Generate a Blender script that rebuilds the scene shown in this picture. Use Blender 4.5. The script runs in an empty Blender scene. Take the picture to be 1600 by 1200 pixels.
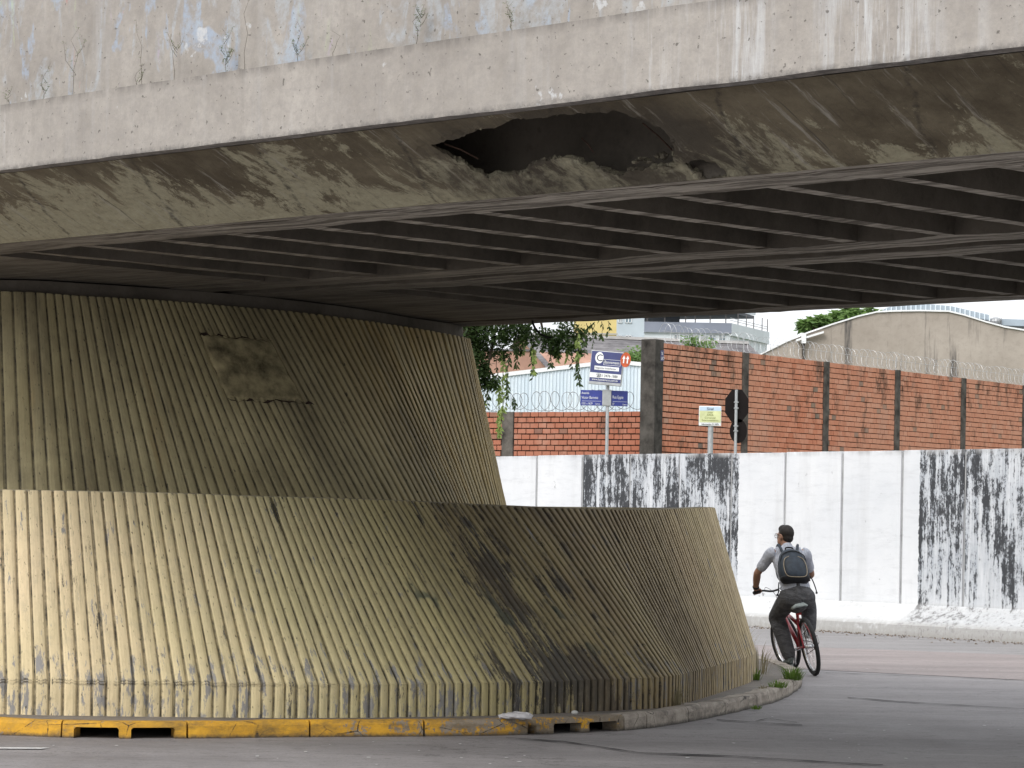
import bpy, bmesh, math, random
import numpy as np
from mathutils import Vector, Matrix, noise as mnoise
from mathutils.geometry import delaunay_2d_cdt

R = math.radians
random.seed(11)
scene = bpy.context.scene
COL = scene.collection

# ------------------------------------------------------------------ camera
F, CX, CY, EYE, ROLL = 4500.0, 800.0, 814.0, 1.65, R(1.0)
cam_d = bpy.data.cameras.new("camera")
cam = bpy.data.objects.new("camera", cam_d)
COL.objects.link(cam)
cam.location = (0, 0, EYE)
cam.rotation_euler = (R(90), -ROLL, 0)
cam_d.sensor_width = 36.0
cam_d.lens = 36.0 * F / 1600.0
cam_d.shift_y = (CY - 600.0) / 1600.0
cam_d.clip_start = 0.1
cam_d.clip_end = 4000
scene.camera = cam

# ------------------------------------------------------------------ overcast sky and sun
SUN_EL, SUN_AZ = R(42), R(218)
world = bpy.data.worlds.new("World")
scene.world = world
world.use_nodes = True
wn = world.node_tree
for n in list(wn.nodes):
    wn.nodes.remove(n)
sky = wn.nodes.new("ShaderNodeTexSky")
sky.sky_type = 'NISHITA'
sky.sun_disc = False
sky.sun_elevation = SUN_EL
sky.sun_rotation = SUN_AZ
sky.air_density = 1.0
sky.dust_density = 6.0
sky.ozone_density = 1.0
hsv = wn.nodes.new("ShaderNodeHueSaturation")
hsv.inputs['Saturation'].default_value = 0.22
bgn = wn.nodes.new("ShaderNodeBackground")
bgn.inputs['Strength'].default_value = 0.13
won = wn.nodes.new("ShaderNodeOutputWorld")
wn.links.new(sky.outputs[0], hsv.inputs['Color'])
veil = wn.nodes.new("ShaderNodeMix")          # even overcast layer over the clear-sky colour
veil.data_type = 'RGBA'
veil.inputs[0].default_value = 0.72
veil.inputs[7].default_value = (7.4, 7.6, 7.9, 1)
wn.links.new(hsv.outputs[0], veil.inputs[6])
wn.links.new(veil.outputs[2], bgn.inputs['Color'])
wn.links.new(bgn.outputs[0], won.inputs['Surface'])
sun_d = bpy.data.lights.new("sun", 'SUN')
sun_d.energy = 1.2
sun_d.angle = R(35)
sun_d.color = (1.0, 0.965, 0.92)
sun = bpy.data.objects.new("sun", sun_d)
COL.objects.link(sun)
sdir = Vector((math.sin(SUN_AZ) * math.cos(SUN_EL), math.cos(SUN_AZ) * math.cos(SUN_EL), math.sin(SUN_EL)))
sun.rotation_euler = sdir.to_track_quat('Z', 'Y').to_euler()

scene.view_settings.view_transform = 'Standard'
scene.view_settings.look = 'None'
scene.view_settings.gamma = 1.0
scene.view_settings.use_curve_mapping = False
scene.view_settings.exposure = 0.66


# ------------------------------------------------------------------ measuring helpers (photo 1600x1200 -> metres)
def ray(px, py):
    dx, dy = px - CX, py - CY
    x = dx * math.cos(ROLL) + dy * math.sin(ROLL)
    y = -dx * math.sin(ROLL) + dy * math.cos(ROLL)
    return Vector((x / F, 1.0, -y / F))


def at(px, py, Y):
    r = ray(px, py)
    return Vector((r.x * Y, Y, EYE + r.z * Y))


def at_z(px, py, Z=0.0):
    r = ray(px, py)
    k = (Z - EYE) / r.z
    return Vector((r.x * k, k, Z))


# ------------------------------------------------------------------ object helpers
def tag(o, label=None, cat=None, group=None, kind=None):
    if label: o['label'] = label
    if cat: o['category'] = cat
    if group: o['group'] = group
    if kind: o['kind'] = kind
    return o


def empty(name, loc=(0, 0, 0), rz=0.0):
    o = bpy.data.objects.new(name, None)
    o.empty_display_size = 0.2
    COL.objects.link(o)
    o.location = loc
    o.rotation_euler = (0, 0, rz)
    return o


def link(name, me, parent=None, mat=None):
    o = bpy.data.objects.new(name, me)
    COL.objects.link(o)
    if mat is not None and not me.materials:
        me.materials.append(mat)
    if parent is not None:
        o.parent = parent
    return o


class MB:
    def __init__(self):
        self.v, self.f, self.uv = [], [], None

    def add(self, vs, fs):
        b = len(self.v)
        self.v += [tuple(p) for p in vs]
        self.f += [tuple(b + i for i in f) for f in fs]
        return self

    def box(self, x0, x1, y0, y1, z0, z1):
        return self.add([(x0, y0, z0), (x1, y0, z0), (x1, y1, z0), (x0, y1, z0), (x0, y0, z1), (x1, y0, z1), (x1, y1, z1), (x0, y1, z1)],
                        [(0, 3, 2, 1), (4, 5, 6, 7), (0, 1, 5, 4), (1, 2, 6, 5), (2, 3, 7, 6), (3, 0, 4, 7)])

    def prism(self, pts, d):
        """polygon (3-D points, planar) pushed along vector d"""
        n = len(pts)
        d = Vector(d)
        vs = [Vector(p) for p in pts] + [Vector(p) + d for p in pts]
        fs = [tuple(range(n)), tuple(range(2 * n - 1, n - 1, -1))]
        fs += [(i, n + i, n + (i + 1) % n, (i + 1) % n) for i in range(n)]
        return self.add(vs, fs)

    def tube(self, pts, r, seg=8, cap=True):
        pts = [Vector(p) for p in pts]
        n = len(pts)
        rs = [r] * n if isinstance(r, (int, float)) else list(r)
        tang = [(pts[min(i + 1, n - 1)] - pts[max(i - 1, 0)]).normalized() for i in range(n)]
        a = Vector((0, 0, 1)) if abs(tang[0].z) < 0.9 else Vector((1, 0, 0))
        u = tang[0].cross(a).normalized()
        vs, fs = [], []
        for i in range(n):
            u = (u - tang[i] * u.dot(tang[i]))
            u = u.normalized() if u.length > 1e-6 else tang[i].orthogonal().normalized()
            w = tang[i].cross(u)
            for k in range(seg):
                an = 2 * math.pi * k / seg
                vs.append(pts[i] + (u * math.cos(an) + w * math.sin(an)) * rs[i])
        for i in range(n - 1):
            for k in range(seg):
                k2 = (k + 1) % seg
                fs.append((i * seg + k, i * seg + k2, (i + 1) * seg + k2, (i + 1) * seg + k))
        if cap:
            fs.append(tuple(range(seg - 1, -1, -1)))
            fs.append(tuple((n - 1) * seg + k for k in range(seg)))
        return self.add(vs, fs)

    def ball(self, c, rx, ry=None, rz=None, seg=14, rings=9, rot=None):
        ry = rx if ry is None else ry
        rz = rx if rz is None else rz
        c = Vector(c)
        vs, fs = [], []
        for i in range(rings + 1):
            th = math.pi * i / rings
            for k in range(seg):
                ph = 2 * math.pi * k / seg
                p = Vector((rx * math.sin(th) * math.cos(ph), ry * math.sin(th) * math.sin(ph), rz * math.cos(th)))
                if rot: p = rot @ p
                vs.append(c + p)
        for i in range(rings):
            for k in range(seg):
                k2 = (k + 1) % seg
                fs.append((i * seg + k, (i + 1) * seg + k, (i + 1) * seg + k2, i * seg + k2))
        return self.add(vs, fs)

    def torus(self, c, axis, R_, r, n=40, seg=8, sx=1.0):
        c, axis = Vector(c), Vector(axis).normalized()
        u = axis.orthogonal().normalized()
        w = axis.cross(u)
        vs, fs = [], []
        for i in range(n):
            a = 2 * math.pi * i / n
            d = u * math.cos(a) + w * math.sin(a)
            for k in range(seg):
                b = 2 * math.pi * k / seg
                vs.append(c + d * (R_ + r * math.cos(b)) + axis * (r * sx * math.sin(b)))
        for i in range(n):
            for k in range(seg):
                i2, k2 = (i + 1) % n, (k + 1) % seg
                fs.append((i * seg + k, i2 * seg + k, i2 * seg + k2, i * seg + k2))
        return self.add(vs, fs)

    def mesh(self, name, mat=None, smooth=False):
        me = bpy.data.meshes.new(name)
        me.from_pydata(self.v, [], self.f)
        me.validate()
        if smooth:
            me.polygons.foreach_set('use_smooth', [True] * len(me.polygons))
        if mat is not None: me.materials.append(mat)
        me.update()
        return me

    def build(self, name, mat, parent=None, smooth=False, bevel=0.0, fix=True):
        me = self.mesh(name, mat, smooth)
        if fix or bevel:
            bm = bmesh.new()
            bm.from_mesh(me)
            if fix: bmesh.ops.recalc_face_normals(bm, faces=bm.faces)
            if bevel:
                es = [e for e in bm.edges if len(e.link_faces) == 2 and e.calc_face_angle(0) > 0.6]
                bmesh.ops.bevel(bm, geom=es, offset=bevel, segments=2, profile=0.6, affect='EDGES')
            bm.to_mesh(me)
            bm.free()
        return link(name, me, parent)


# ------------------------------------------------------------------ material helpers
class Mat:
    def __init__(self, name, rough=0.85, spec=0.3):
        self.m = bpy.data.materials.new(name)
        self.m.use_nodes = True
        self.nt = self.m.node_tree
        self.b = self.nt.nodes['Principled BSDF']
        self.b.inputs['Roughness'].default_value = rough
        self.b.inputs['Specular IOR Level'].default_value = spec
        self._tc = None

    def node(self, t, **kw):
        n = self.nt.nodes.new(t)
        for k, v in kw.items(): setattr(n, k, v)
        return n

    def put(self, sock, v):
        if isinstance(v, bpy.types.NodeSocket):
            self.nt.links.new(v, sock)
        elif isinstance(v, (tuple, list)) and len(v) == 3 and sock.type == 'RGBA':
            sock.default_value = (*v, 1)
        else:
            sock.default_value = v

    def coords(self, kind='Object', obj=None):
        n = self.node('ShaderNodeTexCoord')
        if obj is not None: n.object = obj
        return n.outputs[kind]

    def pos(self):
        return self.node('ShaderNodeNewGeometry').outputs['Position']

    def map(self, vec, scale=(1, 1, 1), rot=(0, 0, 0), loc=(0, 0, 0)):
        n = self.node('ShaderNodeMapping')
        self.put(n.inputs['Vector'], vec)
        n.inputs['Scale'].default_value = scale
        n.inputs['Rotation'].default_value = rot
        n.inputs['Location'].default_value = loc
        return n.outputs[0]

    def noise(self, vec, scale=5, detail=6, rough=0.6, dist=0.0):
        n = self.node('ShaderNodeTexNoise')
        self.put(n.inputs['Vector'], vec)
        n.inputs['Scale'].default_value = scale
        n.inputs['Detail'].default_value = detail
        n.inputs['Roughness'].default_value = rough
        n.inputs['Distortion'].default_value = dist
        return n.outputs['Fac']

    def vor(self, vec, scale=5, feature='F1'):
        n = self.node('ShaderNodeTexVoronoi', feature=feature)
        self.put(n.inputs['Vector'], vec)
        n.inputs['Scale'].default_value = scale
        return n.outputs[0]

    def ramp(self, fac, a, b, c0=0.0, c1=1.0):
        n = self.node('ShaderNodeMapRange')
        self.put(n.inputs['Value'], fac)
        n.inputs['From Min'].default_value = a
        n.inputs['From Max'].default_value = b
        n.inputs['To Min'].default_value = c0
        n.inputs['To Max'].default_value = c1
        return n.outputs[0]

    def curve(self, fac, stops):
        n = self.node('ShaderNodeValToRGB')
        self.put(n.inputs['Fac'], fac)
        el = n.color_ramp.elements
        while len(el) < len(stops): el.new(0.5)
        for e, (p, c) in zip(el, stops):
            e.position = p
            e.color = (*c, 1) if len(c) == 3 else c
        return n.outputs['Color']

    def math(self, op, a, b=0.0, c=0.0):
        n = self.node('ShaderNodeMath', operation=op)
        self.put(n.inputs[0], a)
        self.put(n.inputs[1], b)
        self.put(n.inputs[2], c)
        return n.outputs[0]

    def mix(self, fac, a, b, mode='MIX'):
        n = self.node('ShaderNodeMix', data_type='RGBA', blend_type=mode)
        self.put(n.inputs[0], fac)
        self.put(n.inputs[6], a)
        self.put(n.inputs[7], b)
        return n.outputs[2]

    def sep(self, vec):
        n = self.node('ShaderNodeSeparateXYZ')
        self.put(n.inputs[0], vec)
        return n.outputs

    def base(self, c):
        self.put(self.b.inputs['Base Color'], c)
        return self

    def rough(self, v):
        self.put(self.b.inputs['Roughness'], v)
        return self

    def bump(self, h, strength=0.5, dist=0.01):
        n = self.node('ShaderNodeBump')
        n.inputs['Strength'].default_value = strength
        n.inputs['Distance'].default_value = dist
        self.put(n.inputs['Height'], h)
        self.nt.links.new(n.outputs[0], self.b.inputs['Normal'])
        return self


def simple(name, c, var=0.12, scale=8.0, rough=0.7, spec=0.3, bump=0.15, metal=0.0, space='Object'):
    m = Mat(name, rough, spec)
    v = m.coords(space)
    n = m.noise(v, scale, 6, 0.65)
    d = tuple(x * (1 - var * 1.6) for x in c)
    l = tuple(min(1, x * (1 + var)) for x in c)
    m.base(m.mix(m.ramp(n, 0.3, 0.7), d, l))
    if bump: m.bump(m.noise(v, scale * 6, 4, 0.6), bump, 0.004)
    m.b.inputs['Metallic'].default_value = metal
    return m.m


# ---- concrete of the parapet and fascia (bridge-local coordinates: x along the deck, y across, z up)
def mat_fascia(name, graffiti=False):
    m = Mat(name, 0.9, 0.2)
    v = m.coords('Object')
    big = m.noise(v, 0.9, 6, 0.65)
    fine = m.noise(v, 14, 9, 0.78)
    mott = m.noise(m.map(v, (4, 4, 3)), 1.0, 8, 0.75)
    c = m.mix(m.ramp(m.math('ADD', m.math('MULTIPLY', big, 0.55), m.math('MULTIPLY', mott, 0.45)), 0.38, 0.62), (0.245, 0.224, 0.200), (0.358, 0.332, 0.300))
    c = m.mix(m.ramp(fine, 0.42, 0.70, 0.0, 0.6), c, (0.21, 0.195, 0.185))
    st = m.noise(m.map(v, (5.5, 5.5, 0.35)), 1.0, 7, 0.7)
    c = m.mix(m.ramp(st, 0.55, 0.80, 0.0, 0.5), c, (0.36, 0.355, 0.35))
    dk = m.noise(m.map(v, (9, 9, 0.5), loc=(4, 2, 0)), 1.0, 6, 0.7)
    c = m.mix(m.ramp(dk, 0.58, 0.78, 0.0, 0.45), c, (0.165, 0.148, 0.135))
    # white lime runs
    gate = m.noise(m.map(v, (0.8, 0.8, 0.12), loc=(1.7, 0, 0)), 1.0, 2, 0.5)
    run = m.noise(m.map(v, (13, 13, 0.9)), 1.0, 8, 0.75)
    w = m.math('MULTIPLY', m.ramp(gate, 0.59, 0.68), m.ramp(run, 0.47, 0.62))
    c = m.mix(m.math('MULTIPLY', w, 0.68), c, (0.56, 0.58, 0.60))
    if graffiti:
        for k, (col, lo, off, amt) in enumerate([((0.28, 0.34, 0.43), 0.585, 0.0, 0.75), ((0.34, 0.38, 0.42), 0.54, 7.3, 0.5),
                                                 ((0.42, 0.16, 0.15), 0.70, 3.1, 0.75), ((0.36, 0.30, 0.40), 0.65, 12.0, 0.6), ((0.34, 0.39, 0.25), 0.66, 17.0, 0.6)]):
            g = m.noise(m.map(v, (4.2, 4.2, 1.3), rot=(0, 0.35, 0), loc=(off, off, 0)), 0.9, 4, 0.55, 1.1)
            gg = m.math('MULTIPLY', m.ramp(g, lo, lo + 0.045, 0, amt), m.ramp(fine, 0.62, 0.42))
            c = m.mix(gg, c, col)
    blob = m.noise(m.map(v, (3.4, 3.4, 3.4), loc=(11, 2, 5)), 1.0, 5, 0.65)
    c = m.mix(m.math('MULTIPLY', m.ramp(blob, 0.675, 0.70, 0, 0.7), m.ramp(fine, 0.35, 0.55)), c, (0.50, 0.51, 0.52))
    pit = m.noise(v, 34, 3, 0.5)
    c = m.mix(m.ramp(pit, 0.665, 0.71, 0, 0.8), c, (0.10, 0.09, 0.08))
    z = m.sep(v)[2]
    if not graffiti:   # grime line along the arris
        edge = m.ramp(z, 4.27, 4.34)
        e2 = m.math('MULTIPLY', edge, m.ramp(dk, 0.35, 0.6))
        c = m.mix(m.math('MULTIPLY', e2, 0.8), c, (0.12, 0.11, 0.10))
        edge = m.ramp(z, 3.935, 3.905)
        c = m.mix(m.math('MULTIPLY', edge, m.ramp(fine, 0.35, 0.6)), c, (0.15, 0.14, 0.13))
    m.base(c)
    m.bump(m.math('ADD', m.math('MULTIPLY', fine, 0.6), pit), 0.35, 0.006)
    return m.m


def mat_web(hc):
    m = Mat('scraped_concrete', 0.95, 0.15)
    v = m.coords('Object')
    big = m.noise(v, 1.1, 8, 0.7)
    fine = m.noise(v, 18, 8, 0.72)
    # long scrapes running down the slope and slightly along the traffic
    sc = m.noise(m.map(v, (9.0, 0.9, 0.9), rot=(0, 0, R(-28))), 1.3, 8, 0.72)
    sc2 = m.noise(m.map(v, (22.0, 0.7, 0.7), rot=(0, 0, R(-38)), loc=(3, 1, 0)), 1.0, 6, 0.7)
    c = m.mix(m.ramp(big, 0.40, 0.60), (0.10, 0.082, 0.056), (0.185, 0.157, 0.108))
    x = m.sep(v)[0]
    yy = m.sep(v)[1]
    low_ = m.ramp(yy, -0.70, -0.05, -0.085, 0.075)
    side = m.math('ADD', m.ramp(x, -2.5, -5.0, -0.055, 0.045), low_)
    pale = m.noise(m.map(v, (2.0, 1.3, 1.3), rot=(0, 0, R(-25)), loc=(2.3, 5.1, 0)), 1.1, 10, 0.78, 0.4)
    c = m.mix(m.ramp(m.math('ADD', pale, side), 0.50, 0.545, 0, 0.92), c, m.mix(m.ramp(fine, 0.35, 0.7), (0.40, 0.375, 0.265), (0.30, 0.275, 0.19)))
    c = m.mix(m.ramp(sc, 0.57, 0.68, 0, 0.8), c, (0.38, 0.36, 0.31))
    c = m.mix(m.ramp(sc2, 0.60, 0.72, 0, 0.85), c, (0.055, 0.05, 0.042))
    c = m.mix(m.ramp(fine, 0.55, 0.8, 0, 0.55), c, (0.06, 0.055, 0.045))
    # damp, sooty concrete round the hole
    dx_ = m.math('DIVIDE', m.math('SUBTRACT', x, hc[0] + .12), 1.35)
    dy_ = m.math('DIVIDE', m.math('SUBTRACT', yy, hc[1] + .10), .50)
    dd = m.math('ADD', m.math('MULTIPLY', dx_, dx_), m.math('MULTIPLY', dy_, dy_))
    hal = m.math('MULTIPLY', m.ramp(m.math('ADD', dd, m.math('MULTIPLY', m.math('SUBTRACT', sc, 0.5), 2.2)), 1.25, 0.5), m.ramp(pale, 0.62, 0.50, 0.25, 1.0))
    c = m.mix(m.math('MULTIPLY', hal, 0.75), c, (0.075, 0.066, 0.053))
    # cast seams across the slope
    xs = m.math('ADD', m.math('ADD', x, m.math('MULTIPLY', m.sep(v)[1], 0.5)), m.math('MULTIPLY', m.math('SUBTRACT', big, 0.5), 0.35))
    fr = m.math('ABSOLUTE', m.math('SUBTRACT', m.math('FRACT', m.math('MULTIPLY', xs, 0.83)), 0.5))
    seam = m.math('MULTIPLY', m.ramp(fr, 0.022, 0.004), m.ramp(fine, 0.38, 0.58))
    c = m.mix(m.math('MULTIPLY', seam, 0.7), c, (0.05, 0.045, 0.04))
    m.base(c)
    h = m.math('ADD', m.math('MULTIPLY', fine, 0.5), m.math('ADD', m.math('MULTIPLY', sc, 0.8), m.math('MULTIPLY', pale, 0.7)))
    m.bump(h, 0.7, 0.02)
    return m.m


def mat_soffit():
    m = Mat('sooty_concrete', 0.95, 0.15)
    v = m.coords('Object')
    big = m.noise(v, 1.2, 7, 0.7)
    fine = m.noise(v, 16, 7, 0.7)
    c = m.mix(m.ramp(big, 0.35, 0.65), (0.075, 0.066, 0.054), (0.15, 0.132, 0.108))
    sc = m.noise(m.map(v, (1.2, 14, 6)), 1.0, 7, 0.75)
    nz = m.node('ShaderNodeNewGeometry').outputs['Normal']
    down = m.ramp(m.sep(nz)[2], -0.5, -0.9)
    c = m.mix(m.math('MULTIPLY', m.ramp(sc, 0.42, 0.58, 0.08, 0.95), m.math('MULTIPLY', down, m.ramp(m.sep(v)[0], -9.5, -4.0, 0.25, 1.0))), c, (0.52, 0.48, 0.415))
    c = m.mix(m.ramp(fine, 0.55, 0.8, 0, 0.6), c, (0.05, 0.045, 0.04))
    m.base(c)
    m.bump(m.math('ADD', fine, m.math('MULTIPLY', sc, 0.6)), 0.5, 0.012)
    return m.m


# ---- ribbed walls: UV = (metres along the foot, metres up the slope)
def mat_ribs(name, upper=False):
    m = Mat(name, 0.75, 0.3)
    uv = m.coords('UV')
    su = m.sep(uv)
    s, h = su[0], su[1]
    un = m.node('ShaderNodeUVMap', uv_map='rib')
    ribn = m.sep(un.outputs[0])[0]
    rid = m.math('FLOOR', ribn)
    wn_ = m.node('ShaderNodeTexWhiteNoise', noise_dimensions='1D')
    m.put(wn_.inputs['W'], rid)
    rv = wn_.outputs['Value']
    fine = m.noise(m.map(uv, (26, 9, 1)), 1.0, 8, 0.72)
    streak = m.noise(m.map(uv, (10.8, 0.8, 1)), 1.0, 9, 0.78)
    patch = m.noise(m.map(uv, (0.9, 0.7, 1), loc=(3, 9, 0)), 1.0, 5, 0.6)
    if upper:
        c = m.mix(m.ramp(patch, 0.38, 0.62), (0.36, 0.305, 0.165), (0.51, 0.44, 0.25))
        tip = m.math('MULTIPLY', m.ramp(s, 3.6, 4.8), m.ramp(streak, 0.40, 0.62))
        c = m.mix(m.math('MULTIPLY', tip, 0.85), c, (0.52, 0.35, 0.09))
        och = m.noise(m.map(uv, (3.2, 0.45, 1), loc=(8, 1, 0)), 1.0, 5, 0.65)
        c = m.mix(m.ramp(och, 0.60, 0.74, 0, 0.6), c, (0.34, 0.23, 0.09))
    else:
        c = m.curve(m.ramp(s, -1.0, 10.5), [(0.0, (0.74, 0.60, 0.39)), (0.16, (0.72, 0.585, 0.37)), (0.30, (0.60, 0.52, 0.30)), (0.43, (0.47, 0.40, 0.205)),
                                          (0.56, (0.30, 0.225, 0.115)), (0.70, (0.30, 0.225, 0.125)), (0.86, (0.45, 0.345, 0.21)), (1.0, (0.55, 0.44, 0.28))])
        c = m.mix(m.ramp(patch, 0.40, 0.62, 0, 0.30), c, (0.44, 0.41, 0.20))
    c = m.mix(m.ramp(rv, 0, 1, 0, 0.25), c, (0.30, 0.26, 0.17))
    c = m.mix(m.ramp(streak, 0.53, 0.70, 0, 0.6), c, (0.13, 0.112, 0.075))
    if not upper:
        # paint worn off to grey cement near the foot
        wear = m.noise(m.map(uv, (13, 3.0, 1), loc=(5, 2, 0)), 1.0, 8, 0.75)
        wl = m.curve(m.ramp(h, 0.0, 1.6), [(0.0, (0.085,) * 3), (0.22, (0.075,) * 3), (0.36, (-0.0,) * 3), (1.0, (-0.0,) * 3)])
        wsum = m.math('ADD', wear, wl)
        c = m.mix(m.ramp(wsum, 0.60, 0.64, 0, 0.9), c, (0.225, 0.225, 0.235))
        # ragged crack where slope meets the upright foot
        jl = m.math('ADD', h, m.math('ADD', m.math('MULTIPLY', m.math('SUBTRACT', fine, 0.5), 0.09), m.math('MULTIPLY', m.math('SUBTRACT', m.noise(m.map(uv, (5, 5, 1), loc=(3, 3, 0)), 1.0, 5, 0.7), 0.5), 0.07)))
        jd = m.math('ABSOLUTE', m.math('SUBTRACT', jl, 0.262))
        c = m.mix(m.math('MULTIPLY', m.math('MULTIPLY', m.ramp(jd, 0.012, 0.002), m.ramp(s, 3.2, 1.2)), m.ramp(wear, 0.40, 0.56)), c, (0.07, 0.06, 0.045))
        # tar-black marks over a run of ribs
        reg = m.curve(m.ramp(s, 3.2, 6.6), [(0.0, (0.0,) * 3), (0.24, (0.02,) * 3), (0.38, (0.115,) * 3), (0.50, (0.115,) * 3), (0.62, (0.05,) * 3), (1.0, (0.0,) * 3)])
        blk = m.noise(m.map(uv, (6.0, 1.0, 1), loc=(1.2, 4.4, 0)), 1.0, 10, 0.80)
        low = m.ramp(h, 0.85, 0.1, 0.0, 0.05)
        bsum = m.math('ADD', m.math('ADD', blk, reg), m.math('MULTIPLY', low, m.ramp(reg, 0.0, 0.04)))
        c = m.mix(m.ramp(bsum, 0.602, 0.622, 0, 0.92), c, (0.042, 0.042, 0.045))
        # faded dark teal paint strokes
        tl = m.noise(m.map(uv, (3.6, 2.0, 1), rot=(0, 0, 0.5), loc=(7.7, 3.3, 0)), 1.0, 3, 0.5)
        rg = m.math('MULTIPLY', m.ramp(s, 3.3, 3.6), m.ramp(s, 5.4, 5.1))
        rg = m.math('MULTIPLY', rg, m.math('MULTIPLY', m.ramp(h, 0.45, 0.6), m.ramp(h, 1.3, 1.1)))
        c = m.mix(m.math('MULTIPLY', m.math('MULTIPLY', rg, m.ramp(tl, 0.60, 0.63)), 0.75), c, (0.03, 0.06, 0.055))
    if upper:
        dk = m.noise(m.map(uv, (1.0, 0.55, 1), loc=(2.5, 6, 0)), 1.0, 7, 0.7)
        c = m.mix(m.ramp(dk, 0.47, 0.66, 0, 0.62), c, (0.105, 0.088, 0.055))
    else:
        dk = m.noise(m.map(uv, (1.6, 0.5, 1), loc=(5.5, 6, 0)), 1.0, 8, 0.72)
        zz_ = m.math('MULTIPLY', m.ramp(s, 3.6, 4.8), m.ramp(s, 9.5, 7.6))
        c = m.mix(m.math('MULTIPLY', m.math('MULTIPLY', m.ramp(dk, 0.40, 0.60), zz_), 0.75), c, (0.125, 0.092, 0.052))
        dust = m.noise(m.map(uv, (7, 4, 1), loc=(8, 8, 0)), 1.0, 9, 0.78)
        c = m.mix(m.ramp(dust, 0.52, 0.68, 0, 0.35), c, (0.30, 0.265, 0.20))
    # black mould specks and grooves full of dirt
    sp = m.noise(m.map(uv, (40, 16, 1), loc=(2, 2, 0)), 1.0, 4, 0.6)
    c = m.mix(m.ramp(sp, 0.63, 0.70, 0, 0.85), c, (0.04, 0.037, 0.03))
    ff = m.math('FRACT', ribn)
    gr = m.math('MAXIMUM', m.ramp(ff, 0.15, 0.06), m.ramp(ff, 0.88, 1.0))
    gn = m.noise(m.map(uv, (9, 7, 1), loc=(6, 6, 0)), 1.0, 6, 0.7)
    c = m.mix(m.math('MULTIPLY', gr, m.ramp(gn, 0.30, 0.62, 0.25, 1.0)), c, (0.045, 0.04, 0.03))
    # paler tan crests and a darker far flank on the ribs round the nose
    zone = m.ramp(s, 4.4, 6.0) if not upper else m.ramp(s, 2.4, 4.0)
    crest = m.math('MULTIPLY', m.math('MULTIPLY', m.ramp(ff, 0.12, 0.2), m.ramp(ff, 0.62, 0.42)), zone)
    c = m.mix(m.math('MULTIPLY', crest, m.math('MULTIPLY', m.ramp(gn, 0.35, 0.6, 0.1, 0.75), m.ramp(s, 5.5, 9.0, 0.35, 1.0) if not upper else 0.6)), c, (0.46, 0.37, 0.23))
    flank_dk = m.math('MULTIPLY', m.math('MULTIPLY', m.ramp(ff, 0.55, 0.8), zone), m.ramp(gn, 0.62, 0.4, 0.1, 0.7))
    c = m.mix(flank_dk, c, (0.075, 0.06, 0.045))
    c = m.mix(m.ramp(fine, 0.5, 0.8, 0, 0.35), c, (0.16, 0.14, 0.09))
    m.base(c)
    m.bump(m.math('ADD', fine, m.math('MULTIPLY', streak, 0.4)), 0.35, 0.006)
    return m.m


def mat_road(name, c0, c1, pink=0.0):
    m = Mat(name, 0.82, 0.35)
    p = m.pos()
    big = m.noise(p, 0.35, 6, 0.6)
    mid = m.noise(m.map(p, (1.0, 0.35, 1)), 1.6, 7, 0.7)
    fine = m.noise(p, 45, 6, 0.75)
    grain = m.noise(p, 160, 3, 0.6)
    pits = m.noise(m.map(p, (7, 10, 1)), 1.0, 9, 0.82)
    worn = m.noise(m.map(p, (0.25, 0.9, 1), rot=(0, 0, 0.12), loc=(5, 1, 0)), 1.0, 6, 0.65)
    c = m.mix(m.ramp(m.math('ADD', m.math('MULTIPLY', big, 0.5), m.math('MULTIPLY', mid, 0.5)), 0.36, 0.62), c0, c1)
    c = m.mix(m.ramp(fine, 0.46, 0.72, 0, 0.65), c, tuple(x * 0.5 for x in c0))
    c = m.mix(m.ramp(worn, 0.50, 0.64, 0, 0.5), c, tuple(x * 0.72 for x in c0))
    c = m.mix(m.ramp(worn, 0.46, 0.34, 0, 0.45), c, tuple(min(1, x * 1.22) for x in c1))
    c = m.mix(m.ramp(pits, 0.545, 0.64, 0, 0.75), c, tuple(x * 0.42 for x in c0))
    c = m.mix(m.ramp(pits, 0.44, 0.36, 0, 0.4), c, tuple(min(1, x * 1.3) for x in c1))
    c = m.mix(m.ramp(grain, 0.62, 0.74, 0, 0.35), c, tuple(min(1, x * 1.9) for x in c1))
    wn2 = m.node('ShaderNodeTexNoise')
    m.put(wn2.inputs['Vector'], p)
    wn2.inputs['Scale'].default_value = 1.1
    wn2.inputs['Detail'].default_value = 7
    wn2.inputs['Roughness'].default_value = 0.7
    va = m.node('ShaderNodeVectorMath', operation='ADD')
    m.put(va.inputs[0], p)
    m.put(va.inputs[1], wn2.outputs['Color'])
    cr = m.vor(m.map(va.outputs[0], (0.12, 0.3, 1)), 1.0, 'DISTANCE_TO_EDGE')
    wob = m.math('ADD', cr, m.math('MULTIPLY', m.math('SUBTRACT', mid, 0.5), 0.03))
    c = m.mix(m.math('MULTIPLY', m.ramp(wob, 0.004, 0.0015), 0.55), c, tuple(x * 0.35 for x in c0))
    sp = m.noise(m.map(p, (9, 5, 1), loc=(3, 7, 0)), 1.0, 2, 0.4)
    c = m.mix(m.ramp(sp, 0.775, 0.79, 0, 0.7), c, (0.5, 0.5, 0.5))
    m.base(c)
    m.rough(m.ramp(mid, 0.3, 0.7, 0.62, 0.9))
    m.bump(m.math('ADD', fine, grain), 0.35, 0.006)
    return m.m


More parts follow.
